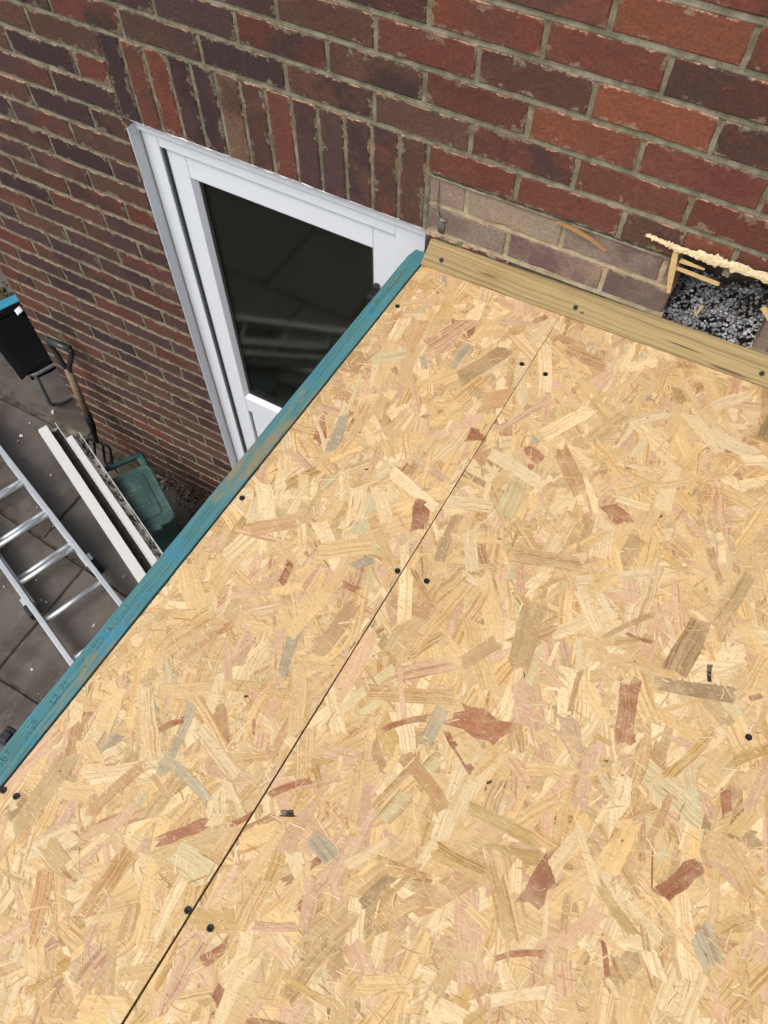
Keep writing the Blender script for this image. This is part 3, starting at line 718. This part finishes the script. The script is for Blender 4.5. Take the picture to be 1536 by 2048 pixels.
def screw(x, y, z, parent, base, nrm=None):
    rings = []
    for r, h in ((.0054, -.0012), (.0054, .0002), (.0045, .0005), (.0026, .0004), (.0020, -.0003), (.0003, -.0006)):
        rings.append([(r * math.cos(a) * (1 if r > .002 or k % 2 == 0 else .45), r * math.sin(a) * (1 if r > .002 or k % 2 == 0 else .45), h) for k, a in enumerate([2 * math.pi * j / 16 for j in range(16)])])
    V, F = loft(rings, False, True)
    o = mesh_obj('screw', V, F, M_SCREW, parent); o.location = Vector((x, y, z)) - base
    if nrm is not None: o.rotation_euler = Vector(nrm).to_track_quat('Z', 'Y').to_euler()
    return o
bxl = lambda y: .8262 + .026 * y
f1 = [f for f in FEAT if f[0] < gapx(f[1])]; f2 = [f for f in FEAT if f[0] >= gapx(f[1])]
board('osb_board', 'narrow pale OSB roof board between the blue batten and the dark seam', bxl, lambda y: gapx(y) - .0004 + .0011 * y, f1,
      [(.818, -.794), (1.163, -.79), (.818, -1.432), (.793, -1.435), (1.157, -1.43), (.839, -.193), (1.162, -.222)])
board('osb_board', 'wide pale OSB roof board filling the lower right of the deck', lambda y: gapx(y) + .0003 - .0009 * y, lambda y: XB, f2,
      [(1.22, -.783), (1.2, -1.433), (1.808, -.785), (1.218, -.225), (1.81, -.2)])

# ------------------------------------------------------------------ blue roofing batten along the open edge
M_BATTEN = m_timber('blue_batten', (.080, .225, .235), (.042, .135, .155), 'Y', (2.0, 230.), wash=((.24, .21, .12), .54, .66, (.040, .215, .34)))
bat = thing('roofing_batten', 'blue-green stained timber batten along the open edge of the roof deck', 'batten', (.765, -1.0, -.085))
bb = Vector(bat.location)
rings = []
for i in range(81):
    y = -.004 + (YB + .004) * i / 80
    w = lambda q, a=.0012: noise.noise(Vector((y * 14, q * 7, 2))) * a + noise.noise(Vector((y * 90, q * 7, 7))) * a * .5
    xl_, xr_ = .781 + .026 * y, .8222 + .026 * y; zt = dz(.8) + .0015
    if i == 0: xl_ += .006
    prof = [(xl_ + .0012 + w(1), zt - .0002), (xl_ + w(1), zt - .0016), (xl_ + w(3), zt - .025), (xr_ , zt - .025), (xr_ + w(4, .0005), zt - .0012), (xr_ - .001, zt - .0001), ((xl_ + xr_) / 2, zt + w(5, .0003))]
    rings.append([(a - bb.x, y - bb.y, z - bb.z) for a, z in prof])
V, F = loft(rings); mesh_obj('timber', V, F, M_BATTEN, bat)
FONT = {'B': '110101110101110', 'S': '011100010001110', '5': '111100110001110', '3': '110001010001110', '4': '101101111001001', '2': '110001010100111', 'X': '101101010101101', '8': '111101111101111', 'J': '001001001101010', '0': '111101101101111', '1': '010110010010111', ' ': '0' * 15, '7': '111001010010010', 'A': '010101111101101', 'E': '111100110100111'}
M_INK = m_plain('stamp_ink', (.012, .022, .028), .8)
def stamp(y_start, text, x_off, size=.0017):
    V = []; F = []; y = y_start
    for chx in text:
        g = FONT.get(chx, FONT['8'])
        for r in range(5):
            for c in range(3):
                if g[r * 3 + c] == '1' and RND.random() < .55:
                    yy = y - c * size; xx = .781 + .026 * yy + x_off + (4 - r) * size * 1.15; z = dz(.8) + .0023
                    o = len(V); h = size * .30
                    V += [(xx - h - bb.x, yy - h - bb.y, z - bb.z), (xx + h - bb.x, yy - h - bb.y, z - bb.z), (xx + h - bb.x, yy + h - bb.y, z - bb.z), (xx - h - bb.x, yy + h - bb.y, z - bb.z)]
                    F.append((o, o + 1, o + 2, o + 3))
        y -= size * 4.2
    mesh_obj('stamp', V, F, M_INK, bat)
for (y, tx, xo, s) in ((-.022, '25', .018, .002), (-.085, '5534', .012, .0019), (-.125, 'BS', .014, .0024), (-.150, '25X38', .013, .0017), (-.195, '2014', .012, .0022), (-.225, 'JB', .014, .0026),
                       (-1.085, 'BS5534', .010, .0022), (-1.135, '25X38', .010, .0022), (-1.20, '33', .012, .0025), (-1.245, 'JB', .010, .0026), (-1.275, '27', .013, .0024), (-1.325, '8035', .012, .0022), (-1.385, '2014', .010, .0024), (-1.42, '55', .010, .0024)):
    stamp(y, tx, xo, s)
# black clip on the outer face
bm = bmesh.new(); bm_box(bm, .722 - bb.x, .7435 - bb.x, -1.385 - bb.y, -1.352 - bb.y, -.086 - bb.z, -.068 - bb.z, .003); bm_box(bm, .729 - bb.x, .742 - bb.x, -1.377 - bb.y, -1.36 - bb.y, -.069 - bb.z, -.062 - bb.z, .002)
bm_obj('clip', bm, M_BLACKP, bat)

# ------------------------------------------------------------------ angle fillet against the wall
def ftop(x): return -.013 + .026 * (x - .823)
M_FIL = m_timber('treated_fillet', (.35, .262, .118), (.20, .140, .064), 'X', (1.1, 110.), knots=((.165, .018, .030, .003), (.40, .012, .006, .005), (.63, .024, .05, .0032), (.735, .004, .05, .0045)))
fil = thing('angle_fillet', 'yellowish triangular timber fillet running along the foot of the brick wall', 'timber fillet', (.823, -.02, -.06))
fb = Vector(fil.location); rings = []
nseg = 120
for i in range(nseg + 1):
    x = .8225 + 1.4 * i / nseg; w = lambda q, a=.0007: noise.noise(Vector((x * 40, q * 5, 1))) * a
    zt = ftop(x) + w(1); zd = dz(x) + .0018
    chip = .004 * max(0, noise.noise(Vector((x * 60, 3, 3)))) if x < .95 else 0
    prof = [(-.0005, zd - .001), (-.0465 + w(2), zd - .001), (-.0475 + w(2), zd + .003), (-.024 + w(4, .0005), (zt + zd) / 2 + .0015), (-.0045 - chip, zt - chip), (-.0005, zt - .001 - chip)]
    rings.append([(x - fb.x + (.004 * (z - zd) / .05 if i == 0 else 0), y - fb.y, z - fb.z) for y, z in prof])
V, F = loft(rings); mesh_obj('timber', V, F, M_FIL, fil)
for x in (.869, 1.205, 1.62):
    y = -.032; z = dz(x) + .0018 + .015 * (ftop(x) - dz(x)) / .043 + .0035
    screw(x, y, z, fil, fb, (0, -.72, .69))

# second fillet, cut end showing at the right edge
M_FIL2 = m_timber('treated_fillet_cut', (.33, .245, .115), (.20, .145, .065), 'Y', (1.6, 120.))
fil2 = thing('angle_fillet', 'short timber fillet with grey cut end at the right edge of the deck', 'timber fillet', (1.68, -.12, -.035))
b2 = Vector(fil2.location); rings = []
for i in range(9):
    y = -.182 + .128 * i / 8; x0 = 1.657 + .012 * i / 8
    prof = [(x0, dz(x0) + .0018), (x0 + .048, dz(x0) + .0018), (x0 + .048, dz(x0) + .050), (x0 + .044, dz(x0) + .0505)]
    rings.append([(x - b2.x, y - b2.y, z - b2.z) for x, z in prof])
V, F = loft(rings); mesh_obj('timber', V, F, M_FIL2, fil2)

# ------------------------------------------------------------------ hole in the wall: beads, foam, slivers
t = NT('grey_beads'); at = t.attr('tint'); M_BEAD = t.fin(at, .75, t.bump(t.noise(t.obj(), 500., 2.), .4, .0006))
V, F, C = [], [], []
bmi = bmesh.new(); bmesh.ops.create_icosphere(bmi, subdivisions=1, radius=1.0)
IV = [v.co.copy() for v in bmi.verts]; IF = [tuple(v.index for v in f.verts) for f in bmi.faces]; bmi.free()
for i in range(2400):
    x = RND.uniform(1.376, 1.625); y = RND.uniform(-.004, .165)
    hgt = -.012 + .42 * y * (.6 + .8 * noise.noise(Vector((x * 14, y * 14, 3))) ) + .035 * noise.noise(Vector((x * 34, y * 34, 8))) + .05 * max(0, (x - 1.45)) - .5 * max(0, 1.44 - x)
    z = hgt - RND.uniform(0, .014); r = RND.uniform(.0018, .0046) * (1.25 if RND.random() < .15 else 1)
    k = RND.choice((.20, .28, .36, .44, .52)) * (.75 + .7 * noise.noise(Vector((x * 40, y * 40, z * 40)))); o = len(V)
    s = Vector((RND.uniform(.7, 1.3), RND.uniform(.7, 1.3), RND.uniform(.6, 1.1)))
    V += [(x + v.x * r * s.x * RND.uniform(.8, 1.2), y + v.y * r * s.y, z + v.z * r * s.z * RND.uniform(.8, 1.2)) for v in IV]; F += [tuple(q + o for q in f) for f in IF]; C += [(k * .99, k, k * 1.03, 1.)] * len(IV)
beads = mesh_obj('insulation_beads', V, F, M_BEAD, None, smooth=True, attrs=dict(tint=('FLOAT_COLOR', C)))
tag(beads, 'loose grey insulation beads filling the hole in the brick wall', 'insulation', kind='stuff')
M_FOAM = m_plain('cream_foam', (.66, .545, .34), .85, 0, 150., .5, 1.)
M_AMBER = m_plain('amber_foam', (.36, .19, .075), .6, 0, 90., .5, .8)
def rag_strip(name, pts, widths, thick, mat, label, cat, group=None, seed=1, y0=-.004):
    """ragged strip lying near the wall face: pts (x, z, y), widths vertical"""
    r = random.Random(seed); rings = []; flat = cat == 'sliver' or thick < .007; n = 10 if flat else 70; m = 4 if flat else 10
    for i in range(n + 1):
        s = i / n * (len(pts) - 1); k = min(int(s), len(pts) - 2); f = s - k
        p = [pts[k][j] * (1 - f) + pts[k + 1][j] * f for j in range(3)]; w = widths[k] * (1 - f) + widths[k + 1] * f
        d = Vector((pts[k + 1][0] - pts[k][0], pts[k + 1][1] - pts[k][1])).normalized(); nx, nz = -d.y, d.x
        if not flat: w *= 1 + .5 * noise.noise(Vector((p[0] * 60, p[1] * 60, seed))) + .5 * noise.noise(Vector((p[0] * 260, p[1] * 60, seed)))
        ring = []
        for a in range(m):
            ang = 2 * math.pi * (a + .5) / m; rr = 1 + (r.uniform(-.04, .04) if flat else .75 * noise.noise(Vector((p[0] * 210, p[1] * 210, a * 1.7 + seed))))
            ring.append((p[0] + nx * math.cos(ang) * w / 2 * rr + (d.x * r.uniform(-.002, .002) if flat and i in (0, n) else 0), y0 + p[2] + math.sin(ang) * thick / 2 * rr, p[1] + nz * math.cos(ang) * w / 2 * rr))
        rings.append(ring)
    V, F = loft(rings); o = mesh_obj(name, V, F, mat, None, smooth=False); tag(o, label, cat, group); return o
rag_strip('foam_strip', [(1.294, .187, 0), (1.318, .188, -.003), (1.363, .183, -.003), (1.43, .186, -.003), (1.50, .186, -.003), (1.66, .188, -.002)], [.005, .008, .012, .020, .022, .020], .009, M_FOAM, 'long cream expanding foam strip along the top of the wall hole', 'foam', seed=3)
rag_strip('foam_strip', [(1.112, .146, 0), (1.150, .147, -.004), (1.19, .139, -.006), (1.228, .124, -.006)], [.006, .012, .009, .007], .005, M_AMBER, 'thin amber foam sliver peeling below the red bricks, left of the hole', 'foam', seed=4)
M_SLIV = m_plain('pale_sliver', (.52, .37, .18), .7, 0, 120., .4, .6)
rag_strip('foam_strip', [(1.361, .172, -.004), (1.370, .12, -.006), (1.378, .076, -.004)], [.016, .018, .010], .005, M_SLIV, 'upright yellow foam sliver on the left edge of the wall hole', 'foam', seed=5)
rag_strip('wood_sliver', [(1.374, .157, 0.), (1.425, .156, .0)], [.014, .004], .004, M_SLIV, 'short pointed wood sliver, upper of the two in the wall hole', 'sliver', seed=6)
rag_strip('wood_sliver', [(1.374, .139, -.002), (1.462, .136, -.002)], [.011, .012], .004, M_SLIV, 'longer straight wood sliver, lower of the two in the wall hole', 'sliver', seed=7)
rag_strip('wood_sliver', [(1.452, .028, .05), (1.446, -.004, .05)], [.009, .009], .003, M_SLIV, 'small upright wood sliver stuck in the grey beads', 'sliver', seed=8)
rag_strip('wood_sliver', [(1.556, .122, -.004), (1.60, .085, -.004), (1.625, .06, -.004)], [.014, .018, .018], .008, M_SLIV, 'yellow wood sliver at the right side of the wall hole', 'sliver', seed=9)
# broken dark joint above the old roof line
M_SCAR = m_plain('old_joint', (.060, .045, .032), .95, 0, 80., .5, .8)
def scar(x0, x1, z, h, seed):
    r = random.Random(seed); rings = []
    n = int((x1 - x0) / .008)
    for i in range(n + 1):
        x = x0 + (x1 - x0) * i / n; w = h * (.5 + .9 * abs(noise.noise(Vector((x * 25, seed, 0))))); rings.append([(x, .012, z + w), (x, .0015 + r.uniform(0, .002), z + w * .7), (x, .003 + r.uniform(0, .002), z - w * .6), (x, .012, z - w)])
    V, F = loft(rings); return V, F
V, F = scar(DX1 + .012, 1.36, .1485, .0085, 2); mesh_obj('old_joint', V, F, M_SCAR, wall)
# grey sealant run and smear on the old bricks
M_SEAL = m_plain('grey_sealant', (.17, .155, .125), .8, 0, 80., .3)
sl = thing('sealant_run', 'grey sealant run dribbled down the pale bricks beside the door corner', 'sealant', (.84, 0, .05))
pts = [(-.008, .004, .088), (-.0075, .002, .06), (-.007, .003, .03), (-.003, .001, .006), (.003, -.001, -.001)]
tube('bead', pts, [.0012, .0018, .0016, .0018, .003], M_SEAL, sl, 8)
V, F = tube_geo([(.0, .002, -.002), (.010, -.001, -.005), (.018, .002, -.007)], [.0018, .0040, .0018], 8); mesh_obj('blob', V, F, m_plain('pale_sealant', (.24, .21, .17), .9, 0, 200., .4, .6), sl, smooth=True)
V, F = tube_geo([(.004, .0055, -.008), (.007, .0045, -.025), (.006, .0055, -.046)], [.006, .010, .007], 8); V = [(v[0], .0045 + (v[1] - .0045) * .2, v[2]) for v in V]
mesh_obj('smear', V, F, m_plain('blue_grey_smear', (.115, .110, .108), .9, 0, 60., .4), sl, smooth=True)

# ------------------------------------------------------------------ ladder lying on the paving
M_ALU = m_plain('aluminium', (.62, .64, .65), .38, .75, 30., .18, .12); M_RUB = m_plain('black_rubber', (.015, .015, .015), .7)
RA, RB = Vector((-1.358, -.326)), Vector((-.284, -.702)); LA, LB = Vector((-.902, -.813)), Vector((-.275, -1.053))
ld = (RB - RA).normalized(); ln = Vector((ld.y, -ld.x))     # ln points to the left rail (away from the wall)
W_ = (LA - RA).dot(ln)
if W_ < 0: ln = -ln; W_ = -W_
def ladder(name, label, ztop, h, s0, s1, inset, rungs, feet):
    o = thing(name, label, 'ladder', (RA.x, RA.y, GROUND), 'aluminium ladder sections on the paving'); base = Vector((RA.x, RA.y, GROUND))
    rails = []
    for d in (inset, W_ - inset):
        bm = bmesh.new(); bm_box(bm, s0, s1, -.0125, .0125, ztop - h, ztop, .003)
        for v in bm.verts:
            p = RA + ld * v.co.x + ln * (d + v.co.y); v.co = Vector((p.x, p.y, v.co.z)) - base
        rails.append(bm_obj('rail', bm, M_ALU, o))
    for s in rungs:
        p, q = RA + ld * s + ln * inset, RA + ld * s + ln * (W_ - inset); z = ztop - h * .5
        r = tube('rung', [Vector((p.x, p.y, z)) - base, Vector((q.x, q.y, z)) - base], .0135, M_ALU, o, 10)
    if feet:
        for d, sg in ((inset, -1), (W_ - inset, 1)):
            bm = bmesh.new(); bm_box(bm, s1 - .02, s1 + .045, -.022, .022, ztop - h - .008, ztop - .008, .006)
            for v in bm.verts:
                p = RA + ld * v.co.x + ln * (d + sg * .022 + v.co.y); v.co = Vector((p.x, p.y, v.co.z)) - base
            f = bm_obj('foot', bm, M_RUB, rails[0 if sg < 0 else 1])
            bm = bmesh.new(); bm_box(bm, s1 - .06, s1 - .019, -.016, .016, ztop - h - .004, ztop - .004, .002)
            for v in bm.verts:
                p = RA + ld * v.co.x + ln * (d + sg * .02 + v.co.y); v.co = Vector((p.x, p.y, v.co.z)) - base
            bm_obj('bracket', bm, M_ALU, rails[0 if sg < 0 else 1])
    return o
def sof(x, y): return (Vector((x, y)) - RA).dot(ld)
S4 = [sof(-1.125, -.407), sof(-.891, -.488), sof(-.637, -.591), sof(-.437, -.656)]
pit = (S4[3] - S4[0]) / 3
ladder('ladder_section', 'upper aluminium ladder section reaching under the blue batten', GROUND + .113, .052, -1.1, 1.42, .0, [S4[0] + pit * k for k in range(-4, 5)], False)
S2 = sof(-.729, -.56)
ladder('ladder_section', 'lower aluminium ladder section with black rubber feet, flat on the paving', GROUND + .059, .050, -1.1, sof(-.560, -.60), .006, [S2 - pit * k for k in range(0, 5)], True)

# ------------------------------------------------------------------ green food caddy
e1 = Vector((.862, -.508, 0)); e2 = Vector((.508, .862, 0)); BC = Vector((-.378, -.337, GROUND))
caddy = thing('food_caddy', 'dark green plastic food caddy with closed lid beside the brick wall', 'caddy', BC)
caddy.rotation_euler = (0, 0, math.atan2(e1.y, e1.x))
def m_green(name, a, b):
    t = NT(name); o = t.obj(); n = t.noise(o, 12., 5., .65); f = t.noise(o, 70., 4., .7)
    c = t.mix(t.ramp(n, .42, .68), a, b); c = t.mix(t.ramp(f, .6, .8, 0., .4), c, (.16, .20, .18)); return t.fin(c, .62, t.bump(f, .12, .001), spec=.3)
M_GREEN = m_green('green_plastic', (.012, .048, .040), (.020, .066, .056)); M_LID = m_green('dusty_green_lid', (.035, .078, .070), (.070, .118, .110))
HX, HY = .150, .112
def rings_rr(spec): return [[(cx + x, y, z) for x, y in rrect(hx, hy, r)] for (z, hx, hy, r, cx) in [(z, hx * 1.12, hy * 1.08, r, cx) for (z, hx, hy, r, cx) in spec]]
V, F = loft(rings_rr([(.002, .112, .082, .03, 0), (.03, .118, .088, .03, 0), (.36, .142, .105, .035, 0), (.362, .150, .112, .035, 0), (.380, .150, .112, .035, 0)]))
mesh_obj('body', V, F, M_GREEN, caddy, smooth=False)
V, F = loft(rings_rr([(.381, .152, .114, .04, 0), (.392, .153, .115, .04, 0), (.397, .149, .111, .038, 0), (.3965, .143, .105, .034, 0), (.394, .141, .103, .034, 0), (.394, .118, .082, .022, -.012), (.391, .116, .080, .02, -.012), (.391, .112, .076, .02, -.012), (.396, .110, .074, .02, -.012), (.403, .07, .045, .02, -.012)]))
lid = mesh_obj('lid', V, F, M_LID, caddy, smooth=False)
bm = bmesh.new(); bm_box(bm, .150, .186, -.05, .05, .372, .399, .006); bm_obj('latch', bm, M_LID, lid)
V, F = tube_geo(arc_pts([(-.12, -.112, .380), (-.232, -.112, .390), (-.232, .112, .390), (-.12, .112, .380)], .012), .0125, 8); mesh_obj('handle', V, F, M_GREEN, caddy, smooth=True)
for s in (-1, 1):
    bm = bmesh.new(); bm_box(bm, -.228, -.150, s * .104 - .015, s * .104 + .015, .370, .3935, .005); bm_obj('handle_lug', bm, M_LID, caddy)
V = []; F = []
for row, (xx, n) in enumerate(((-.055, 9), (-.035, 6), (.045, 13))):
    for k in range(n):
        if RND.random() < .12: continue
        y = -.05 + .008 * k; x = xx + RND.uniform(-.001, .001); o = len(V); h = RND.uniform(.002, .0036)
        zz = .4035 - abs(0) + 0; V += [(x - h, y, zz + .0006), (x + h, y, zz + .0006), (x + h, y + .0028, zz + .0006), (x - h, y + .0028, zz + .0006)]; F.append((o, o + 1, o + 2, o + 3))
mesh_obj('moulded_lettering', V, F, m_plain('scuffed_print', (.27, .33, .31), .7), lid)

# ------------------------------------------------------------------ old white gutters balanced across the caddy
ga, gb = Vector((-.978, -.271)), Vector((-.093, -.660)); gd = (gb - ga).normalized(); gn = Vector((-gd.y, gd.x))   # gn towards the wall
if gn.y < 0: gn = -gn
def m_grime():
    t = NT('grimy_gutter'); o = t.obj(); n = t.noise(o, 55., 5., .7); b = t.noise(o, 9., 3.)
    f = t.ramp(t.math('ADD', n, t.math('MULTIPLY', t.math('SUBTRACT', b, .5), .5)), .46, .54)
    c = t.mix(f, (.045, .032, .018), (.62, .60, .55)); return t.fin(c, .8, t.bump(n, .8, .003))
M_GRIME = m_grime(); M_MUCK = m_plain('gutter_muck', (.035, .026, .015), .95, 0, 70., .6, .9)
def gutter(name, label, prof, grime_from, s0, s1, muck=None):
    zb = GROUND + .4075
    o = thing(name, label, 'gutter', (ga.x, ga.y, zb), 'old white gutters lying across the caddy')
    def ring(prof, s, dzz=0.): return [((ga + gd * s + gn * a).x - ga.x, (ga + gd * s + gn * a).y - ga.y, z + dzz) for a, z in prof]
    th = .0028; n = len(prof)
    inner = []
    for i, (a, z) in enumerate(prof):
        p0 = Vector(prof[max(i - 1, 0)]); p1 = Vector(prof[min(i + 1, n - 1)]); d = (p1 - p0).normalized(); inner.append((a - d.y * th, z + d.x * th))
    closed = prof + inner[::-1]
    rings = [ring(closed, s0 + (s1 - s0) * i / 12) for i in range(13)]
    V, F = loft(rings); ob = mesh_obj('channel', V, F, [M_PVC_OLD, M_GRIME], o)
    N = len(closed)
    for p in ob.data.polygons:
        ks = sorted(v % N for v in p.vertices)
        if all(k >= n for k in ks) and len(ks) == 4:
            i = (2 * n - 1) - ks[0]
            if any(lo <= i <= hi for lo, hi in grime_from): p.material_index = 1
    if muck:
        a0, a1, z = muck; V = []; F = []; m = 60
        for i in range(m + 1):
            s = s0 + .02 + (s1 - s0 - .04) * i / m
            for j in range(5):
                a = a0 + (a1 - a0) * j / 4; zz = z + .007 * noise.noise(Vector((s * 40, j * 1.3, 1))) + .004 * noise.noise(Vector((s * 120, j * 2.1, 4))); p = ring([(a, zz)], s)[0]; V.append(p)
        for i in range(m):
            for j in range(4): F.append((i * 5 + j, i * 5 + j + 1, (i + 1) * 5 + j + 1, (i + 1) * 5 + j))
        tag(mesh_obj('muck', V, F, M_MUCK, ob), kind='stuff')
    return o
gutter('gutter', 'white gutter with broad flat rim, outer of the two on the green caddy', [(.0, .030), (.001, .046), (.040, .048), (.042, .010), (.046, .0), (.078, .0), (.082, .006), (.082, .040)], [(3, 7)], 0., .98, (.046, .080, .010))
gutter('gutter', 'grimy speckled white gutter nearest the wall, inner of the two on the green caddy', [(.0855, .036), (.086, .049), (.1095, .0495), (.112, .040), (.122, .012), (.132, .002), (.142, .006), (.1455, .048)], [(3, 7)], .125, 1.02)

# ------------------------------------------------------------------ garden fork leaning on the wall
M_ASH = m_timber('worn_ash', (.26, .19, .12), (.15, .105, .065), 'Y', (1., 60.)); M_IRON = m_plain('black_iron', (.016, .015, .015), .5, .6)
fork = thing('garden_fork', 'garden fork with black D-shaped grip and wooden shaft leaning on brick wall', 'garden fork', (-.88, -.12, GROUND)); fo = Vector(fork.location)
S0 = Vector((-.835, -.105, -1.80)); NK = Vector((-.822, -.078, -1.325)); GR = Vector((-.828, -.058, -1.200))
shaft_lo = S0 + (NK - S0) * .36
tube('shaft', [p - fo for p in (shaft_lo, (shaft_lo + NK) / 2, NK)], [.0155, .0165, .0155], M_ASH, fork, 12)
tube('socket', [p - fo for p in (S0 + Vector((0, -.012, -.03)), S0 + Vector((0, -.006, .02)), S0 + (NK - S0) * .15, shaft_lo + (NK - S0) * .01)], [.011, .013, .0165, .0185], M_IRON, fork, 12)
gx = Vector((.056, .004, 0))
tube('grip', [GR - gx - fo, GR - fo, GR + gx - fo], [.0155, .0165, .0155], m_plain('worn_grip', (.030, .034, .036), .35), fork, 12)
for s in (-1, 1):
    tube('grip_arm', arc_pts([NK - fo - Vector((0, 0, .03)), NK + gx * s * .25 + Vector((0, 0, .015)) - fo, GR + gx * s * .95 - Vector((0, 0, .035)) - fo, GR + gx * s - fo], .03), .0115, M_BLACKP, fork, 10)
roots = [Vector((-.896, -.121, -1.85)), Vector((-.856, -.116, -1.85)), Vector((-.808, -.109, -1.85)), Vector((-.764, -.108, -1.85))]
tips = [Vector((-.967, -.131, -2.092)), Vector((-.915, -.131, -2.092)), Vector((-.86, -.118, -2.092)), Vector((-.81, -.115, -2.092))]
for r, tp in zip(roots, tips):
    tube('tine', arc_pts([S0 + Vector((0, -.012, -.03)) - fo, r + Vector((0, 0, .015)) - fo, (r + tp) / 2 + Vector((.006, -.022, 0)) - fo, tp - fo], .03), [.0065] * 12 + [.005, .0035], M_IRON, fork, 8)

# ------------------------------------------------------------------ folding camp chair behind the wall corner
M_STEEL = m_plain('grey_steel_tube', (.17, .18, .18), .42, .5); M_CLOTH = m_plain('black_fabric', (.0035, .0035, .004), .95, 0, 200., .3, .3, .1); M_BLUE = m_plain('blue_fabric', (.03, .23, .36), .8, 0, 120., .2, .3)
cw = Vector((.35, .93, 0)).normalized(); cdp = Vector((-cw.y, cw.x, 0)); P0 = Vector((-1.275, -.030, -1.70))
chair = thing('camp_chair', 'folding camp chair with black seat and blue folded back behind the wall corner', 'chair', (P0.x - .2, P0.y + .25, GROUND)); co = Vector(chair.location)
def cpnt(a, b, z): return P0 + cdp * a + cw * b + Vector((0, 0, z)) - co
WD = .50
tube('seat_rail', arc_pts([cpnt(.42, .0, .025), cpnt(0, 0, 0), cpnt(0, WD, 0), cpnt(.42, WD, .025)], .06), .0115, M_STEEL, chair)
zg = GROUND + .012 - P0.z
tube('leg_frame', arc_pts([cpnt(.01, .03, -.012), cpnt(.13, .03, zg), cpnt(.13, WD - .03, zg), cpnt(.01, WD - .03, -.012)], .07), .0115, M_STEEL, chair)
tube('leg_frame', arc_pts([cpnt(.16, .05, -.012), cpnt(.44, .05, zg), cpnt(.44, WD - .05, zg), cpnt(.16, WD - .05, -.012)], .07), .0115, M_STEEL, chair)
tube('back_frame', arc_pts([cpnt(.36, -.01, .0), cpnt(.48, -.01, .03), cpnt(.48, WD + .01, .03), cpnt(.36, WD + .01, .0)], .05), .0115, M_STEEL, chair)
def cloth(name, fn, mat, n=14, th=.006, parent=None):
    V = []; F = []
    for i in range(n + 1):
        for j in range(n + 1): V.append(fn(i / n, j / n))
    for i in range(n):
        for j in range(n): F.append((i * (n + 1) + j, (i + 1) * (n + 1) + j, (i + 1) * (n + 1) + j + 1, i * (n + 1) + j + 1))
    o = mesh_obj(name, V, F, mat, parent or chair, smooth=True); md = o.modifiers.new('solid', 'SOLIDIFY'); md.thickness = th; return o
wr = lambda a, b, k: noise.noise(Vector((a * 5, b * 5, k))) * .012
cloth('seat', lambda a, b: cpnt(.0 + a * .42, -.035 + b * (WD + .05), .026 + .03 * a - .05 * math.sin(math.pi * b) * math.sin(math.pi * min(1, a * 1.1)) - .015 * max(0, 1 - b * 22) + wr(a, b, 1) * .5), M_CLOTH)
cloth('skirt', lambda a, b: cpnt(.012 - .01 * math.sin(b * 9), .005 + b * (WD - .01), .012 - a * (.045 + .02 * noise.noise(Vector((b * 7, 2, 2))))), M_CLOTH)
brest = cloth('backrest', lambda a, b: cpnt(.42 + a * .07, .0 + b * WD, .050 + a * .012 + wr(a, b, 3) * .5), M_BLUE)
cloth('back_border', lambda a, b: cpnt(.38 + a * .05, -.004 + b * (WD + .008), .058 + .012 * math.sin(a * 3) + wr(a, b, 4)), M_CLOTH, th=.004, parent=brest)
cloth('care_tag', lambda a, b: cpnt(.34 + a * .03, .14 + b * .035, .068 + a * .012 + .01 * b), m_plain('white_tag', (.6, .6, .68), .7), 3, .001, brest)

# ------------------------------------------------------------------ crumbs and litter on the paving
def crumbs(name, label, spots, cols, mat_name, rmin, rmax, seed):
    r = random.Random(seed); V = []; F = []; C = []
    for (x, y) in spots:
        rr = r.uniform(rmin, rmax); o = len(V); k = r.choice(cols); s = Vector((r.uniform(.6, 1.5), r.uniform(.6, 1.5), r.uniform(.3, .8)))
        V += [(x + v.x * rr * s.x * r.uniform(.7, 1.2), y + v.y * rr * s.y * r.uniform(.7, 1.2), GROUND + .0015 + rr * s.z * .6 + v.z * rr * s.z) for v in IV]; F += [tuple(q + o for q in f) for f in IF]; C += [(*k, 1.)] * len(IV)
    t = NT(mat_name); a = t.attr('tint'); m = t.fin(a, .85)
    o = mesh_obj(name, V, F, m, None, attrs=dict(tint=('FLOAT_COLOR', C))); tag(o, label, 'debris', kind='stuff')
RC = random.Random(3)
sp = [(RC.uniform(-2.0, -.1), RC.uniform(-1.3, .1 if RC.random() < .3 else -.15)) for _ in range(55)]
sp = [(x, y) for x, y in sp if y < -.03 or x < -1.12]
crumbs('mortar_crumbs', 'small white mortar crumbs scattered over the dark paving', sp + [(-1.363, .021), (-1.37, .03), (-1.40, -.209), (-1.775, .302), (-1.0, -.2), (-.98, -.22)], [(.5, .48, .44), (.62, .6, .56), (.3, .27, .23), (.45, .43, .40)], 'crumb', .003, .010, 1)
sp = []
for _ in range(500):
    x = RC.uniform(-.75, .3); y = -.012 - abs(RC.gauss(0, .05)); sp.append((x, y))
crumbs('wall_foot_litter', 'brown leaf and rubble litter gathered at the foot of the brick wall', sp, [(.06, .045, .03), (.10, .075, .05), (.035, .028, .02), (.22, .19, .15), (.15, .07, .045)], 'litter', .004, .011, 2)

sp = [(-2.15 + RC.gauss(0, .12), .52 + RC.gauss(0, .05)) for _ in range(260)]
crumbs('moss', 'patch of green moss on the paving beyond the wall corner', sp, [(.05, .06, .012), (.08, .09, .02), (.035, .035, .015)], 'moss', .006, .016, 5)
